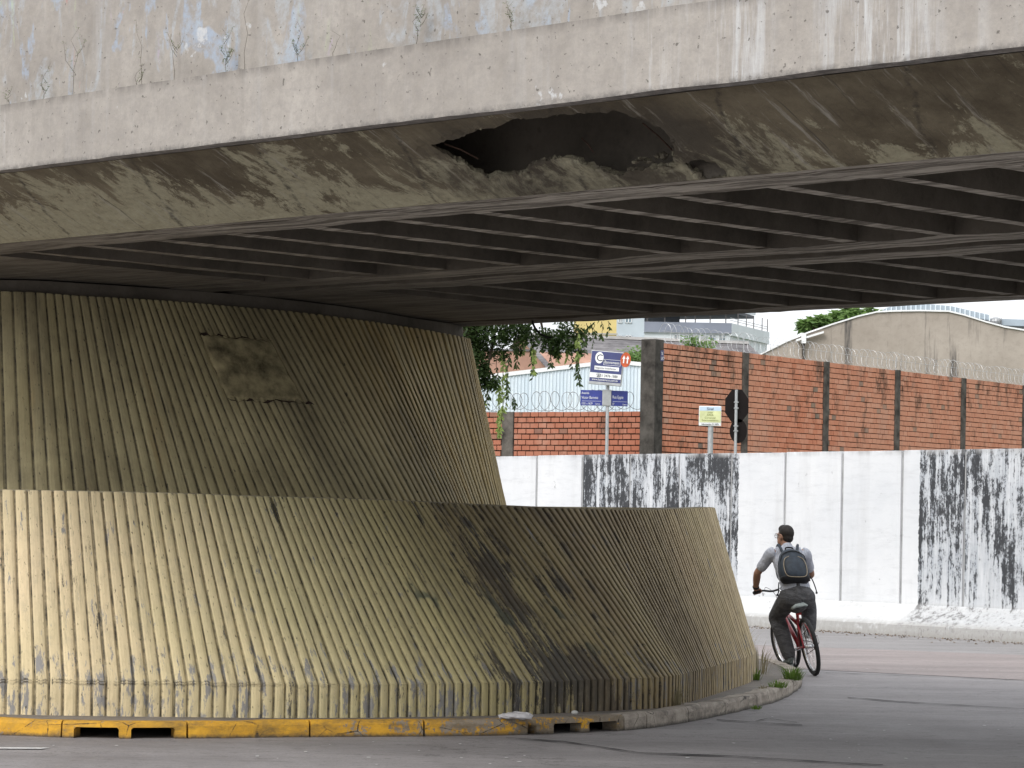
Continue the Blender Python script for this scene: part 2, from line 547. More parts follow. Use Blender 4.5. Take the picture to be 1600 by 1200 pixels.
def mat_whitewall(root):
    m = Mat('peeling_whitewash', 0.85, 0.25)
    v = m.coords('Object', root)
    sx = m.sep(v)
    t, z = sx[0], sx[2]
    fine = m.noise(v, 10, 8, 0.7)
    big = m.noise(v, 0.7, 5, 0.6)
    c = m.mix(m.ramp(big, 0.3, 0.7), (0.56, 0.578, 0.60), (0.655, 0.665, 0.675))
    dirt = m.noise(m.map(v, (2.4, 2.4, 0.35)), 1.0, 6, 0.65)
    c = m.mix(m.ramp(dirt, 0.50, 0.75, 0, 0.6), c, (0.48, 0.485, 0.49))
    chip = m.noise(m.map(v, (5, 5, 5), loc=(9, 0, 2)), 1.0, 7, 0.72)
    gate = m.noise(m.map(v, (0.9, 0.9, 0.9), loc=(3, 0, 5)), 1.0, 2, 0.5)
    c = m.mix(m.math('MULTIPLY', m.ramp(chip, 0.63, 0.66), m.ramp(gate, 0.46, 0.58)), c, (0.26, 0.26, 0.27))
    tw = m.noise(m.map(v, (1.5, 1.5, 9)), 1.0, 8, 0.78)
    c = m.mix(m.ramp(tw, 0.50, 0.72, 0, 0.55), c, (0.43, 0.44, 0.455))
    # alternate bays painted black, the black mostly flaked away in vertical streaks
    w = m.math('ADD', t, m.math('MULTIPLY', m.math('SUBTRACT', fine, 0.5), 0.14))
    fr = m.math('FRACT', m.math('DIVIDE', m.math('ADD', w, 19.42 - 0.0), 8.62))   # 0.5..1 -> white bay
    # black bays: t in (-2.08..2.23) and (6.54..10.85)
    fr = m.math('FRACT', m.math('DIVIDE', m.math('ADD', w, 2.08), 8.62))
    bay = m.math('LESS_THAN', fr, 0.5)
    stre = m.noise(m.map(v, (8.5, 8.5, 0.6)), 1.0, 9, 0.75)
    blot = m.noise(m.map(v, (13.0, 13.0, 7.0), loc=(4, 4, 4)), 1.0, 12, 0.86)
    cloud = m.noise(m.map(v, (1.6, 1.6, 0.9), loc=(14, 4, 1)), 1.0, 4, 0.6)
    k = m.math('ADD', m.math('ADD', m.math('MULTIPLY', stre, 0.43), m.math('MULTIPLY', blot, 0.57)), m.math('MULTIPLY', m.math('SUBTRACT', cloud, 0.5), 0.30))
    grey = m.math('MULTIPLY', m.ramp(m.math('ADD', m.math('MULTIPLY', stre, 0.8), m.math('MULTIPLY', cloud, 0.2)), 0.36, 0.60, 0, 0.9), bay)
    grey = m.math('MULTIPLY', grey, m.ramp(z, 0.5, 1.1, 0.45, 1.0))
    c = m.mix(grey, c, (0.255, 0.285, 0.325))
    lowfade = m.ramp(z, 0.6, 1.5, -0.055, 0.0)
    c = m.mix(m.math('MULTIPLY', m.ramp(m.math('ADD', k, lowfade), 0.488, 0.508, 0, 0.95), bay), c, (0.03, 0.031, 0.034))
    # damp line along the foot and the top
    c = m.mix(m.math('MULTIPLY', m.ramp(z, 2.76, 2.84), m.ramp(dirt, 0.42, 0.6)), c, (0.40, 0.40, 0.40))
    c = m.mix(m.math('MULTIPLY', m.ramp(z, 0.24, 0.17), m.ramp(fine, 0.30, 0.48)), c, (0.33, 0.325, 0.315))
    c = m.mix(m.math('MULTIPLY', m.ramp(z, 0.09, 0.02), 0.7), c, (0.22, 0.205, 0.18))
    c = m.mix(m.math('MULTIPLY', m.ramp(z, 0.52, 0.44), 0.42), c, m.mix(m.ramp(blot, 0.4, 0.6), (0.36, 0.355, 0.34), (0.54, 0.54, 0.535)))
    bay2 = m.math('MULTIPLY', bay, m.math('MULTIPLY', m.ramp(z, 0.50, 0.46), m.ramp(blot, 0.53, 0.57)))
    c = m.mix(m.math('MULTIPLY', bay2, 0.5), c, (0.12, 0.10, 0.10))
    m.base(c)
    m.bump(m.math('ADD', fine, m.math('MULTIPLY', stre, 0.5)), 0.4, 0.01)
    return m.m


def mat_brick(name, per_object=True, dark=False):
    m = Mat(name, 0.9, 0.2)
    if per_object:
        r = m.node('ShaderNodeObjectInfo').outputs['Random']
    else:
        r = m.node('ShaderNodeNewGeometry').outputs['Random Per Island']
    p = m.pos()
    n = m.noise(p, 9, 6, 0.7)
    bay_ = m.noise(m.map(p, (.22, .22, .3)), 1.0, 3, .5)
    c = m.curve(r, [(0.0, (0.54, 0.205, 0.120)), (0.35, (0.60, 0.240, 0.145)), (0.7, (0.63, 0.270, 0.170)), (0.93, (0.64, 0.30, 0.20)), (0.970, (0.62, 0.31, 0.21)), (0.978, (0.24, 0.19, 0.14)), (1.0, (0.17, 0.15, 0.13))])
    c = m.mix(m.ramp(n, 0.45, 0.75, 0, 0.3), c, (0.28, 0.10, 0.06))
    c = m.mix(m.ramp(bay_, 0.42, 0.62, 0, 0.45), c, (0.60, 0.33, 0.23))
    if dark: c = m.mix(0.55, c, (0.20, 0.062, 0.042))
    st = m.noise(m.map(p, (1.4, 1.4, 0.7)), 1.3, 8, 0.75)
    st = m.math('ADD', st, m.ramp(m.sep(p)[2], 4.9, 6.0, -0.02, 0.05))
    c = m.mix(m.ramp(st, 0.535, 0.66, 0, 0.8), c, (0.085, 0.06, 0.045))
    pl = m.noise(m.map(p, (1.1, 1.1, 1.0), loc=(7, 3, 1)), 0.9, 5, 0.6)
    c = m.mix(m.ramp(pl, 0.58, 0.72, 0, 0.45), c, (0.50, 0.33, 0.26))
    m.base(c)
    m.bump(n, 0.4, 0.01)
    return m.m


def mat_leaf(name, lo, hi):
    m = Mat(name, 0.6, 0.35)
    r = m.node('ShaderNodeNewGeometry').outputs['Random Per Island']
    n = m.noise(m.pos(), 1.2, 3, 0.5)
    k = m.math('ADD', m.math('MULTIPLY', r, 0.55), m.math('MULTIPLY', m.ramp(n, 0.3, 0.7), 0.45))
    m.base(m.mix(k, lo, hi))
    tr = m.b.inputs.get('Transmission Weight')
    sub = m.node('ShaderNodeBsdfTranslucent')
    sub.inputs['Color'].default_value = (*[min(1, x * 1.5) for x in hi], 1)
    mx = m.node('ShaderNodeMixShader')
    mx.inputs[0].default_value = 0.35
    out = [n_ for n_ in m.nt.nodes if n_.type == 'OUTPUT_MATERIAL'][0]
    m.nt.links.new(m.b.outputs[0], mx.inputs[1])
    m.nt.links.new(sub.outputs[0], mx.inputs[2])
    m.nt.links.new(mx.outputs[0], out.inputs['Surface'])
    return m.m


def mat_kerb(name, paint):
    m = Mat(name, 0.85, 0.25)
    p = m.pos()
    fine = m.noise(p, 22, 8, 0.72)
    mid = m.noise(p, 5, 7, 0.7)
    con = m.mix(m.ramp(mid, 0.35, 0.65), (0.27, 0.235, 0.20), (0.46, 0.41, 0.35))
    con = m.mix(m.ramp(fine, 0.55, 0.75, 0, 0.6), con, (0.09, 0.08, 0.07))
    c = con
    if paint:
        yel = m.mix(m.ramp(mid, 0.35, 0.68), (0.66, 0.365, 0.04), (0.52, 0.275, 0.035))
        yel = m.mix(m.ramp(m.noise(p, 3.1, 8, 0.75), 0.5, 0.7, 0, 0.7), yel, (0.24, 0.16, 0.06))
        x = m.sep(p)[0]
        age = m.ramp(x, -1.9, 0.9, 0.0, 0.17)
        keep = m.math('ADD', m.math('MULTIPLY', m.math('ADD', mid, fine), 0.5), age)
        c = m.mix(m.ramp(keep, 0.585, 0.61, 0, 0.95), yel, m.mix(0.5, con, (0.10, 0.085, 0.06)))
    z = m.sep(p)[2]
    g1 = m.noise(m.map(p, (3.5, 3.5, 9), loc=(2, 8, 1)), 1.0, 9, 0.78)
    c = m.mix(m.ramp(g1, 0.48, 0.64, 0, 0.72), c, (0.15, 0.105, 0.05) if paint else (0.12, 0.105, 0.09))
    crk = m.vor(m.map(p, (2.6, 2.6, 3.4)), 1.0, 'DISTANCE_TO_EDGE')
    c = m.mix(m.math('MULTIPLY', m.ramp(m.math('ADD', crk, m.math('MULTIPLY', m.math('SUBTRACT', fine, 0.5), 0.05)), 0.012, 0.002), m.ramp(mid, 0.45, 0.55)), c, (0.035, 0.03, 0.025))
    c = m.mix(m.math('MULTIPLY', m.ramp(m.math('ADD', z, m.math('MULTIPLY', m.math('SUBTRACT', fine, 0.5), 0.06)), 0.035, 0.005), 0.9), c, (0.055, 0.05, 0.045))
    m.base(c)
    m.bump(m.math('ADD', fine, mid), 0.5, 0.012)
    return m.m


M = {}
M['fascia'] = mat_fascia('weathered_concrete')
M['parapet'] = mat_fascia('graffiti_concrete', True)
M['soffit'] = mat_soffit()
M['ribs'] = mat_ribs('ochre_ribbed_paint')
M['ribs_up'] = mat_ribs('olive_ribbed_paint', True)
M['plaster'] = simple('old_plaster', (0.34, 0.29, 0.165), 0.45, 6, 0.9, 0.2, 0.4)
M['road'] = mat_road('asphalt', (0.22, 0.207, 0.210), (0.30, 0.284, 0.287))
M['pink'] = mat_road('reddish_asphalt', (0.245, 0.212, 0.205), (0.305, 0.265, 0.257))
M['far_road'] = mat_road('pale_asphalt', (0.235, 0.225, 0.225), (0.295, 0.283, 0.281))
M['pave'] = mat_road('dirty_cement', (0.13, 0.115, 0.10), (0.23, 0.205, 0.18))
M['soil'] = simple('soil', (0.09, 0.07, 0.05), 0.3, 4, 0.95, 0.1, 0.5)
M['turf'] = simple('verge_ground', (0.10, 0.12, 0.06), 0.3, 1.5, 0.95, 0.1, 0.5)
M['kerb_y'] = mat_kerb('yellow_kerb_paint', True)
M['kerb'] = mat_kerb('bare_kerb_concrete', False)
M['brick'] = mat_brick('fired_clay')
M['brick_dark'] = mat_brick('dark_fired_clay', True, True)
M['brick_dark_far'] = mat_brick('dark_fired_clay_joined', False, True)
M['brick_far'] = mat_brick('fired_clay_joined', False)
M['mortar'] = simple('dark_mortar', (0.05, 0.034, 0.027), 0.3, 5, 0.95, 0.1, 0.3)
M['pier'] = simple('black_stained_concrete', (0.115, 0.103, 0.092), 0.45, 3.0, 0.95, 0.15, 0.5)
M['steel'] = simple('galvanised_steel', (0.42, 0.43, 0.44), 0.15, 6, 0.45, 0.5, 0.05, 0.5)
M['razor'] = simple('razor_steel', (0.55, 0.56, 0.57), 0.2, 9, 0.4, 0.5, 0, 0.6)
M['razor_dark'] = simple('rusted_razor_steel', (0.20, 0.20, 0.21), 0.3, 9, 0.6, 0.4, 0, 0.3)
M['iron'] = simple('rusty_rebar', (0.06, 0.035, 0.025), 0.4, 20, 0.9, 0.2, 0.4)
M['black'] = simple('black_rubber', (0.022, 0.022, 0.023), 0.2, 20, 0.7, 0.3, 0.1)
M['white'] = simple('white_paint', (0.78, 0.79, 0.80), 0.05, 6, 0.5, 0.4, 0)
M['blue'] = simple('blue_enamel', (0.035, 0.05, 0.26), 0.12, 6, 0.4, 0.5, 0)
M['navy'] = simple('navy_print', (0.045, 0.055, 0.17), 0.12, 6, 0.45, 0.5, 0)
M['dark_ink'] = simple('dark_ink', (0.03, 0.035, 0.06), 0.1, 6, 0.6, 0.3, 0)
M['signback'] = simple('dark_sign_back', (0.010, 0.007, 0.007), 0.2, 6, 0.8, 0.2, 0)


# ------------------------------------------------------------------ curves
def crom(pts, n):
    """centripetal-ish Catmull-Rom through rows of numbers, n samples"""
    P = np.array(pts, float)
    P = np.vstack([2 * P[0] - P[1], P, 2 * P[-1] - P[-2]])
    out = []
    m = len(P) - 3
    for u in np.linspace(0, m - 1e-9, n):
        i = int(u)
        f = u - i
        a, b, c, d = P[i], P[i + 1], P[i + 2], P[i + 3]
        out.append(0.5 * ((2 * b) + (-a + c) * f + (2 * a - 5 * b + 4 * c - d) * f * f + (-a + 3 * b - 3 * c + d) * f ** 3))
    return np.array(out)


def by_arc(rows, cols, step, anchor):
    """resample rows so that the columns cols (x,y,z) advance by step metres; returns s (0 at anchor row index) and rows"""
    d = np.linalg.norm(np.diff(rows[:, cols], axis=0), axis=1)
    s = np.concatenate([[0], np.cumsum(d)])
    s0 = s[anchor]
    k0, k1 = math.ceil((s[0] - s0) / step), math.floor((s[-1] - s0) / step)
    grid = np.arange(k0, k1 + 1) * step
    return grid, s - s0


# ================================================================== GROUND
mb = MB()
mb.add([(-900, -300, 0), (900, -300, 0), (900, 2500, 0), (-900, 2500, 0)], [(0, 1, 2, 3)])
road = mb.build('road', M['road'])
tag(road, kind='structure')


def strip_on_road(name, pts, mat, z):
    b = MB()
    b.add([(p.x, p.y, z) for p in pts], [tuple(range(len(pts)))])
    return tag(b.build(name, mat), kind='structure')


def line_pts(a, b, k0, k1):
    d = (b - a)
    return a + d * k0, a + d * k1


pa0, pa1 = line_pts(at_z(1180, 1008), at_z(1600, 1024), -1.2, 3.0)
pb0, pb1 = line_pts(at_z(1279, 1047), at_z(1600, 1063), -1.8, 3.0)
strip_on_road('reddish_lane', [pb0, pb1, pa1, pa0], M['pink'], 0.004)
wl0, wl1 = line_pts(at_z(1159, 976), at_z(1600, 1005), -1.2, 3.0)
strip_on_road('far_lane', [pa0, pa1, wl1 + Vector((0.3, 0.3, 0)), wl0 + Vector((0.3, 0.3, 0))], M['far_road'], 0.003)


def seam(pix, w, z, mat, name='road_seam'):
    base = [at_z(x, y) for x, y in pix]
    pts = []
    for a, b in zip(base[:-1], base[1:]):
        n = max(2, int((b - a).length / 0.15))
        pts += [a + (b - a) * (i / n) + Vector((0, random.uniform(-.012, .012), 0)) for i in range(n)]
    vs, fs = [], []
    for i, p in enumerate(pts):
        ww = w * random.uniform(.3, 1.2)
        vs += [(p.x, p.y - ww * 2, z), (p.x, p.y + ww * 2, z)]
        if i: fs.append((2 * i - 2, 2 * i, 2 * i + 1, 2 * i - 1))
    return tag(MB().add(vs, fs).build(name, mat), kind='structure')


tar = simple('tar_seam', (0.035, 0.034, 0.035), 0.3, 9, 0.9, 0.2, 0.2)
seam([(1325, 1091), (1400, 1097), (1500, 1103), (1640, 1111)], 0.022, 0.009, tar)
seam([(790, 1154), (880, 1160), (1000, 1178), (1150, 1183), (1300, 1193), (1420, 1199)], 0.020, 0.009, tar)
seam([(1290, 1052), (1400, 1056), (1500, 1060), (1640, 1066)], 0.014, 0.009, tar)
seam([(1120, 1126), (1200, 1131), (1280, 1136)], 0.016, 0.009, tar)
seam([(1180, 1128), (1200, 1124), (1260, 1132)], 0.012, 0.009, tar)

# flecks of white paint on the asphalt
fl = MB()
for i in range(34):
    px, py = random.choice([(random.uniform(1050, 1580), random.uniform(1120, 1190)), (random.uniform(0, 900), random.uniform(1160, 1196))])
    p = at_z(px, py)
    k = random.uniform(.006, .02)
    n = random.randint(4, 6)
    fl.add([(p.x + math.cos(6.28 * j / n) * k * random.uniform(.5, 1.3), p.y + math.sin(6.28 * j / n) * k * 2 * random.uniform(.5, 1.3), .007) for j in range(n)], [tuple(range(n))])
p = at_z(30, 1170)
fl.add([(p.x - .18, p.y - .1, .007), (p.x + .16, p.y - .06, .007), (p.x + .2, p.y + .07, .007), (p.x - .15, p.y + .03, .007)], [(0, 1, 2, 3)])
tag(fl.build('paint_flecks', simple('road_paint', (0.6, 0.6, 0.6), .2, 20, .8)), 'scattered small flecks of white paint on the asphalt', 'paint flecks', kind='stuff')

# ================================================================== ABUTMENT : lower ribbed wall
LOW_T = [  # foot px,Y | rim px,py,Y
    (8, 21.9, 0, 765, 22.2), (300, 21.95, 250, 770, 22.4), (500, 22.1, 400, 775, 22.7), (765, 22.7, 600, 781, 23.4), (924, 23.4, 727, 787, 24.1),
    (1042, 24.1, 862, 793, 25.0), (1083, 25.0, 959, 796, 25.9), (1127, 26.4, 1037, 796, 27.0), (1174, 28.3, 1101, 793, 28.5)]
PL_Z0, PL_Z1 = 0.115, 0.37
rows = []
for fx, fY, rx, ry, rY in LOW_T:
    h = ray(fx, CY)
    top = at(rx, ry, rY)
    rows.append((ray(fx, CY + 250).x * fY, fY, top.x, top.y, top.z))
zr = 1.82
rows = [(-9.5, 25.2, -9.4, 25.6, zr), (-6.0, 22.3, -6.1, 22.7, zr)] + rows + [(2.50, 29.6, 2.08, 29.7, zr), (2.35, 31.0, 1.9, 31.0, zr), (1.6, 33.0, 1.2, 32.5, zr), (0.0, 35.0, -.2, 34.3, zr), (-3.0, 37.6, -3.2, 36.8, zr), (-10.0, 43.4, -10.2, 42.6, zr)]
LOWN = 1200
low = crom(rows, LOWN)
anchor = int(round(2 / (len(rows) - 1) * (LOWN - 1)))
LOWP = [(-9, .112), (.5, .110), (2.8, .080), (5.5, .076), (7.2, .092), (30, .092)]
PITCHES = {'ribbed_slope': LOWP, 'ribbed_plinth': LOWP, 'ribbed_face': [(-9, .125), (0, .122), (1.6, .095), (3.0, .085), (5.4, .120), (30, .12)]}
PROFILE = [(0.0, -0.023), (0.07, -0.022), (0.13, -0.004), (0.24, 0.0), (0.50, -0.0005), (0.70, -0.004), (0.86, -0.010), (0.95, -0.019)]


def ribbed(name, curve, foot_of, rim_of, hts, mat, parent, s_lo, s_hi, nrow, amp=1.0):
    """corrugated ruled wall: ribs run straight from foot to rim"""
    foot = np.array([foot_of(r) for r in curve])
    rim = np.array([rim_of(r) for r in curve])
    d = np.linalg.norm(np.diff(foot[:, :2], axis=0), axis=1)
    s = np.concatenate([[0], np.cumsum(d)])
    s = s - s[anchor_of[name]]
    # the ribs grow broader round the nose
    sv_ = np.arange(max(s[0], s_lo), min(s[-1], s_hi), .01)
    pit_ = np.interp(sv_, [q[0] for q in PITCHES[name]], [q[1] for q in PITCHES[name]])
    rix = np.cumsum(.01 / pit_)
    rix -= np.interp(0.0, sv_, rix)
    k0, k1 = math.ceil(rix[0]), math.floor(rix[-1])
    cols, offs, virt = [], [], []
    for k in range(k0, k1):
        j = random.uniform(-.0028, .0028)
        w_ = random.uniform(-.03, .03)
        for u, o in PROFILE:
            virt.append(k + u)
            cols.append(float(np.interp(k + u + (w_ if u > 0 else 0), rix, sv_)))
            offs.append(o * amp * random.uniform(.8, 1.1) + (j if o > -.01 else 0))
    cols, offs = np.array(cols), np.array(offs)
    fo = np.stack([np.interp(cols, s, foot[:, i]) for i in range(3)], 1)
    ri = np.stack([np.interp(cols, s, rim[:, i]) for i in range(3)], 1)
    ta = np.gradient(fo, axis=0)
    # smooth the tangent
    up = ri - fo
    nr = np.cross(ta, up)
    nr /= np.linalg.norm(nr, axis=1)[:, None]
    vs, uvs, ribuv, fs = [], [], [], []
    L = np.linalg.norm(up, axis=1)
    nc = len(cols)
    fr = np.linspace(0, 1, nrow)
    for a in fr:
        for i in range(nc):
            w = mnoise.noise(Vector((cols[i] * 3, a * 9, 1.3 * len(name)))) * .003 + mnoise.noise(Vector((cols[i] * 30, a * 22, 2.3))) * .0022
            p = fo[i] + up[i] * a + nr[i] * (offs[i] + w)
            vs.append(tuple(p))
            uvs.append((cols[i], hts + a * L[i]))
            ribuv.append((virt[i], a))
    for r in range(nrow - 1):
        for i in range(nc - 1):
            fs.append((r * nc + i, r * nc + i + 1, (r + 1) * nc + i + 1, (r + 1) * nc + i))
    me = bpy.data.meshes.new(name)
    me.from_pydata(vs, [], fs)
    me.materials.append(mat)
    me.uv_layers.new(name='UVMap')
    uvl = me.uv_layers['UVMap']
    idx = np.empty(len(me.loops), dtype=np.int32)
    me.loops.foreach_get('vertex_index', idx)
    uvl.data.foreach_set('uv', np.array(uvs)[idx].ravel())
    rl_ = me.uv_layers.new(name='rib')
    me.uv_layers['rib'].data.foreach_set('uv', np.array(ribuv)[idx].ravel())
    me.uv_layers.active = me.uv_layers['UVMap']
    me.uv_layers['UVMap'].active_render = True
    me.update()
    return link(name, me, parent), (cols, fo, ri, nr, s, foot, rim)


anchor_of = {'ribbed_slope': anchor, 'ribbed_plinth': anchor}
lower = empty('ribbed_barrier_wall', (0, 23, 0))
tag(lower, 'low sloping ribbed concrete wall painted ochre, curving behind the yellow kerb', 'wall')
lower.location = (0, 0, 0)
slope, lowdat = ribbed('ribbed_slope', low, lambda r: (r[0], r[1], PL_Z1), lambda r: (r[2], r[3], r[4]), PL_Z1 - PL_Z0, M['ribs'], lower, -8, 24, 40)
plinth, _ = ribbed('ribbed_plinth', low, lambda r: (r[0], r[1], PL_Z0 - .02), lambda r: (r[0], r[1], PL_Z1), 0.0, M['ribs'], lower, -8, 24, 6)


# rim: flat top lip of the wall, 0.12 m thick, and its inner face
def rim_strip(name, rim, inward, depth, parent, mat, proud=0.004):
    vs, fs = [], []
    ta = np.gradient(rim, axis=0)
    n = np.stack([-ta[:, 1], ta[:, 0], np.zeros(len(rim))], 1)
    n /= np.linalg.norm(n, axis=1)[:, None]
    for i in range(len(rim)):
        p = Vector(rim[i])
        q = p + Vector(n[i]) * inward
        o = p - Vector(n[i]) * proud
        vs += [o + Vector((0, 0, -.012)), o + Vector((0, 0, .004)), q + Vector((0, 0, .004)), q - Vector((0, 0, depth))]
        if i:
            a, b = 4 * (i - 1), 4 * i
            fs += [(a, b, b + 1, a + 1), (a + 1, b + 1, b + 2, a + 2), (a + 2, b + 2, b + 3, a + 3)]
    return MB().add(vs, fs).build(name, mat, parent, fix=False)


rimpts = low[::3, 2:5]
rim_strip('rim', rimpts, 0.12, 0.3, lower, simple('rim_cement', (0.26, 0.23, 0.16), .3, 8, .9, .2, .4), -0.012)


def fill_poly(name, pts, z, mat, parent=None):
    bm = bmesh.new()
    vs = [bm.verts.new((p[0], p[1], z)) for p in pts]
    es = [bm.edges.new((vs[i], vs[(i + 1) % len(vs)])) for i in range(len(vs))]
    bmesh.ops.triangle_fill(bm, use_beauty=True, use_dissolve=False, edges=es)
    bmesh.ops.recalc_face_normals(bm, faces=bm.faces)
    me = bpy.data.meshes.new(name)
    bm.to_mesh(me)
    bm.free()
    return link(name, me, parent, mat)


fill_poly('planter_soil', [(p[2] - .0, p[3]) for p in low[::12]], 1.62, M['soil'], lower)

# ================================================================== ABUTMENT : upper ribbed wall under the deck
UP_T = [(12, 22.95, 0, 455, 23.5), (187, 23.2, 125, 462, 23.7), (385, 23.6, 250, 469, 24.1), (535, 24.0, 350, 477, 24.5), (650, 24.6, 450, 486, 25.1), (722, 25.4, 550, 498, 25.9), (767, 26.7, 650, 513, 27.1), (797, 27.9, 727, 527, 28.1)]
zt = 3.46
urows = [(-9.0, 26.5, -9.1, 27.0, zt), (-6.0, 23.4, -6.1, 23.9, zt)]
for fx, fY, rx, ry, rY in UP_T:
    top = at(rx, ry, rY)
    urows.append((ray(fx, CY + 40).x * fY, fY, top.x, top.y, top.z))
urows += [(-0.05, 29.0, -.55, 28.9, zt), (-.8, 29.9, -1.2, 29.4, zt), (-2.2, 30.9, -2.5, 30.2, zt), (-6.0, 34.4, -6.0, 33.4, zt), (-10, 38, -10, 37, zt)]
upc = crom(urows, 900)
anchor_of['ribbed_face'] = int(round(2 / (len(urows) - 1) * 899))
abut = empty('bridge_abutment', (0, 0, 0))
tag(abut, 'tall leaning ribbed abutment wall carrying the viaduct, dark olive, behind the low ribbed wall', 'abutment')
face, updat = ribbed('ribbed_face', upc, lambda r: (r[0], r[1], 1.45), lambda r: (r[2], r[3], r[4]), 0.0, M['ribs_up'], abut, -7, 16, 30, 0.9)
pad = [Vector((p[2], p[3], 0)) for p in upc[::10]]
pc_ = sum(pad, Vector((0, 0, 0))) / len(pad)
pad = [p + (Vector((-4, 29.5, 0)) - p).normalized() * .07 for p in pad]
bp_ = MB()
bp_.add([(p.x, p.y, 3.40) for p in pad] + [(p.x, p.y, 3.549) for p in pad], [(i, i + 1, len(pad) + i + 1, len(pad) + i) for i in range(len(pad) - 1)])
bp_.build('bearing_shelf', M['soffit'], abut)
fill_poly('bearing_top', [(p[2], p[3]) for p in upc[::10]], 3.43, M['soffit'], abut)

# roughcast patch where a panel was hacked off the ribs
cols, fo, ri, nr = updat[:4]
utop = np.array([p[0] / p[1] * F + CX + math.tan(ROLL) * 330 for p in ri])
utop[cols > 4.6] = 1e6
i0 = int(np.argmin(np.abs(utop - 292)))
i1 = int(np.argmin(np.abs(utop - 396)))
nn, mm = 34, 26
vs, fs = [], []
for r in range(mm):
    for c in range(nn):
        uu, aa = c / (nn - 1), r / (mm - 1)
        edge_u = 0.05 * mnoise.noise(Vector((aa * 6, uu > .5, 3))) * (1 if uu in (0, 1) else .5)
        edge_a = 0.07 * mnoise.noise(Vector((uu * 7, aa > .5, 8)))
        i = (i0 + (i1 - i0) * min(1.2, max(-.2, uu + edge_u)))
        ii = int(i)
        a = 0.865 - (0.27) * (aa + edge_a)
        p = fo[ii] + (ri[ii] - fo[ii]) * a
        border = min(uu, 1 - uu, aa, 1 - aa)
        off = -0.012 if border < .01 else 0.004 + 0.006 * mnoise.noise(Vector((uu * 5, aa * 5, 2)))
        vs.append(tuple(p + nr[ii] * off))
for r in range(mm - 1):
    for c in range(nn - 1):
        fs.append((r * nn + c, r * nn + c + 1, (r + 1) * nn + c + 1, (r + 1) * nn + c))
pp = MB().add(vs, fs).build('plaster_patch', M['plaster'], abut, smooth=True, fix=False)
pp['label'] = 'rough square plaster patch over the ribs'
# dark broken edge above and below the patch
for (aa0, aa1, w0, w1) in ((0.872, 0.858, -.02, 1.0), (0.606, 0.585, .0, 1.12)):
    vs, fs = [], []
    for c in range(30):
        uu = w0 + (w1 - w0) * c / 29
        ii = int(i0 + (i1 - i0) * uu)
        j = random.uniform(-.006, .006) + .012 * mnoise.noise(Vector((uu * 6, aa0, 1)))
        th = max(0, mnoise.noise(Vector((uu * 9, aa0 * 3, 5))) + .12) * .017
        for a in (aa1 + j + th + .001, aa1 + j):
            vs.append(tuple(fo[ii] + (ri[ii] - fo[ii]) * a + nr[ii] * 0.009))
        if c: fs.append((2 * c - 2, 2 * c, 2 * c + 1, 2 * c - 1))
    MB().add(vs, fs).build('chipped_edge', M['mortar'], abut, fix=False)

# ================================================================== KERB AND PAVEMENT
kpix = [(-160, 1146), (0, 1149), (150, 1154), (300, 1154), (480, 1152), (640, 1151), (800, 1149), (970, 1142), (1060, 1131), (1150, 1113), (1220, 1094), (1252, 1072)]
kpts = [(at_z(x, y).x, at_z(x, y).y) for x, y in kpix]
kpts = [(-9.8, 24.8), (-7.0, 22.0)] + kpts + [(3.10, 31.4), (2.98, 33.2), (2.4, 35.0), (1.2, 36.6), (-3, 39.5), (-10, 45.0)]
kc = crom(kpts, 1600)
kd = np.concatenate([[0], np.cumsum(np.linalg.norm(np.diff(kc, axis=0), axis=1))])


def kerb_at(s):
    x, y = np.interp(s, kd, kc[:, 0]), np.interp(s, kd, kc[:, 1])
    x2, y2 = np.interp(s + .02, kd, kc[:, 0]), np.interp(s + .02, kd, kc[:, 1])
    t = Vector((x2 - x, y2 - y, 0)).normalized()
    return Vector((x, y, 0)), Vector((-t.y, t.x, 0))     # inward normal


def s_of_px(px):
    k = np.argmin([abs(p[0] / p[1] * F + CX - px - 5) if p[1] < 30 else 1e9 for p in kc])
    return kd[k]


kerb = empty('kerb')
tag(kerb, kind='structure')
KH, KW = 0.125, 0.155


def kerb_piece(mb_, s0, s1, z0=0.0, rough=.004, w=KW):
    n = max(2, int((s1 - s0) / 0.06) + 1)
    prof = [(0.0, z0), (0.004, KH - .03), (0.014, KH - .008), (0.03, KH), (w, KH - .002), (w, z0)]
    if z0 > 0: prof[1] = (0.004, max(z0 + .01, KH - .03))
    vs, fs = [], []
    for i in range(n):
        p, nn_ = kerb_at(s0 + (s1 - s0) * i / (n - 1))
        for (a, z) in prof:
            j = mnoise.noise(Vector((p.x * 4, p.y * 4, z * 20))) * rough * 2
            vs.append(p + nn_ * (a + j) + Vector((0, 0, z + (j if z > z0 else 0))))
    m_ = len(prof)
    for i in range(n - 1):
        for k in range(m_):
            k2 = (k + 1) % m_
            fs.append((i * m_ + k, (i + 1) * m_ + k, (i + 1) * m_ + k2, i * m_ + k2))
    fs += [tuple(range(m_ - 1, -1, -1)), tuple((n - 1) * m_ + k for k in range(m_))]
    mb_.add(vs, fs)


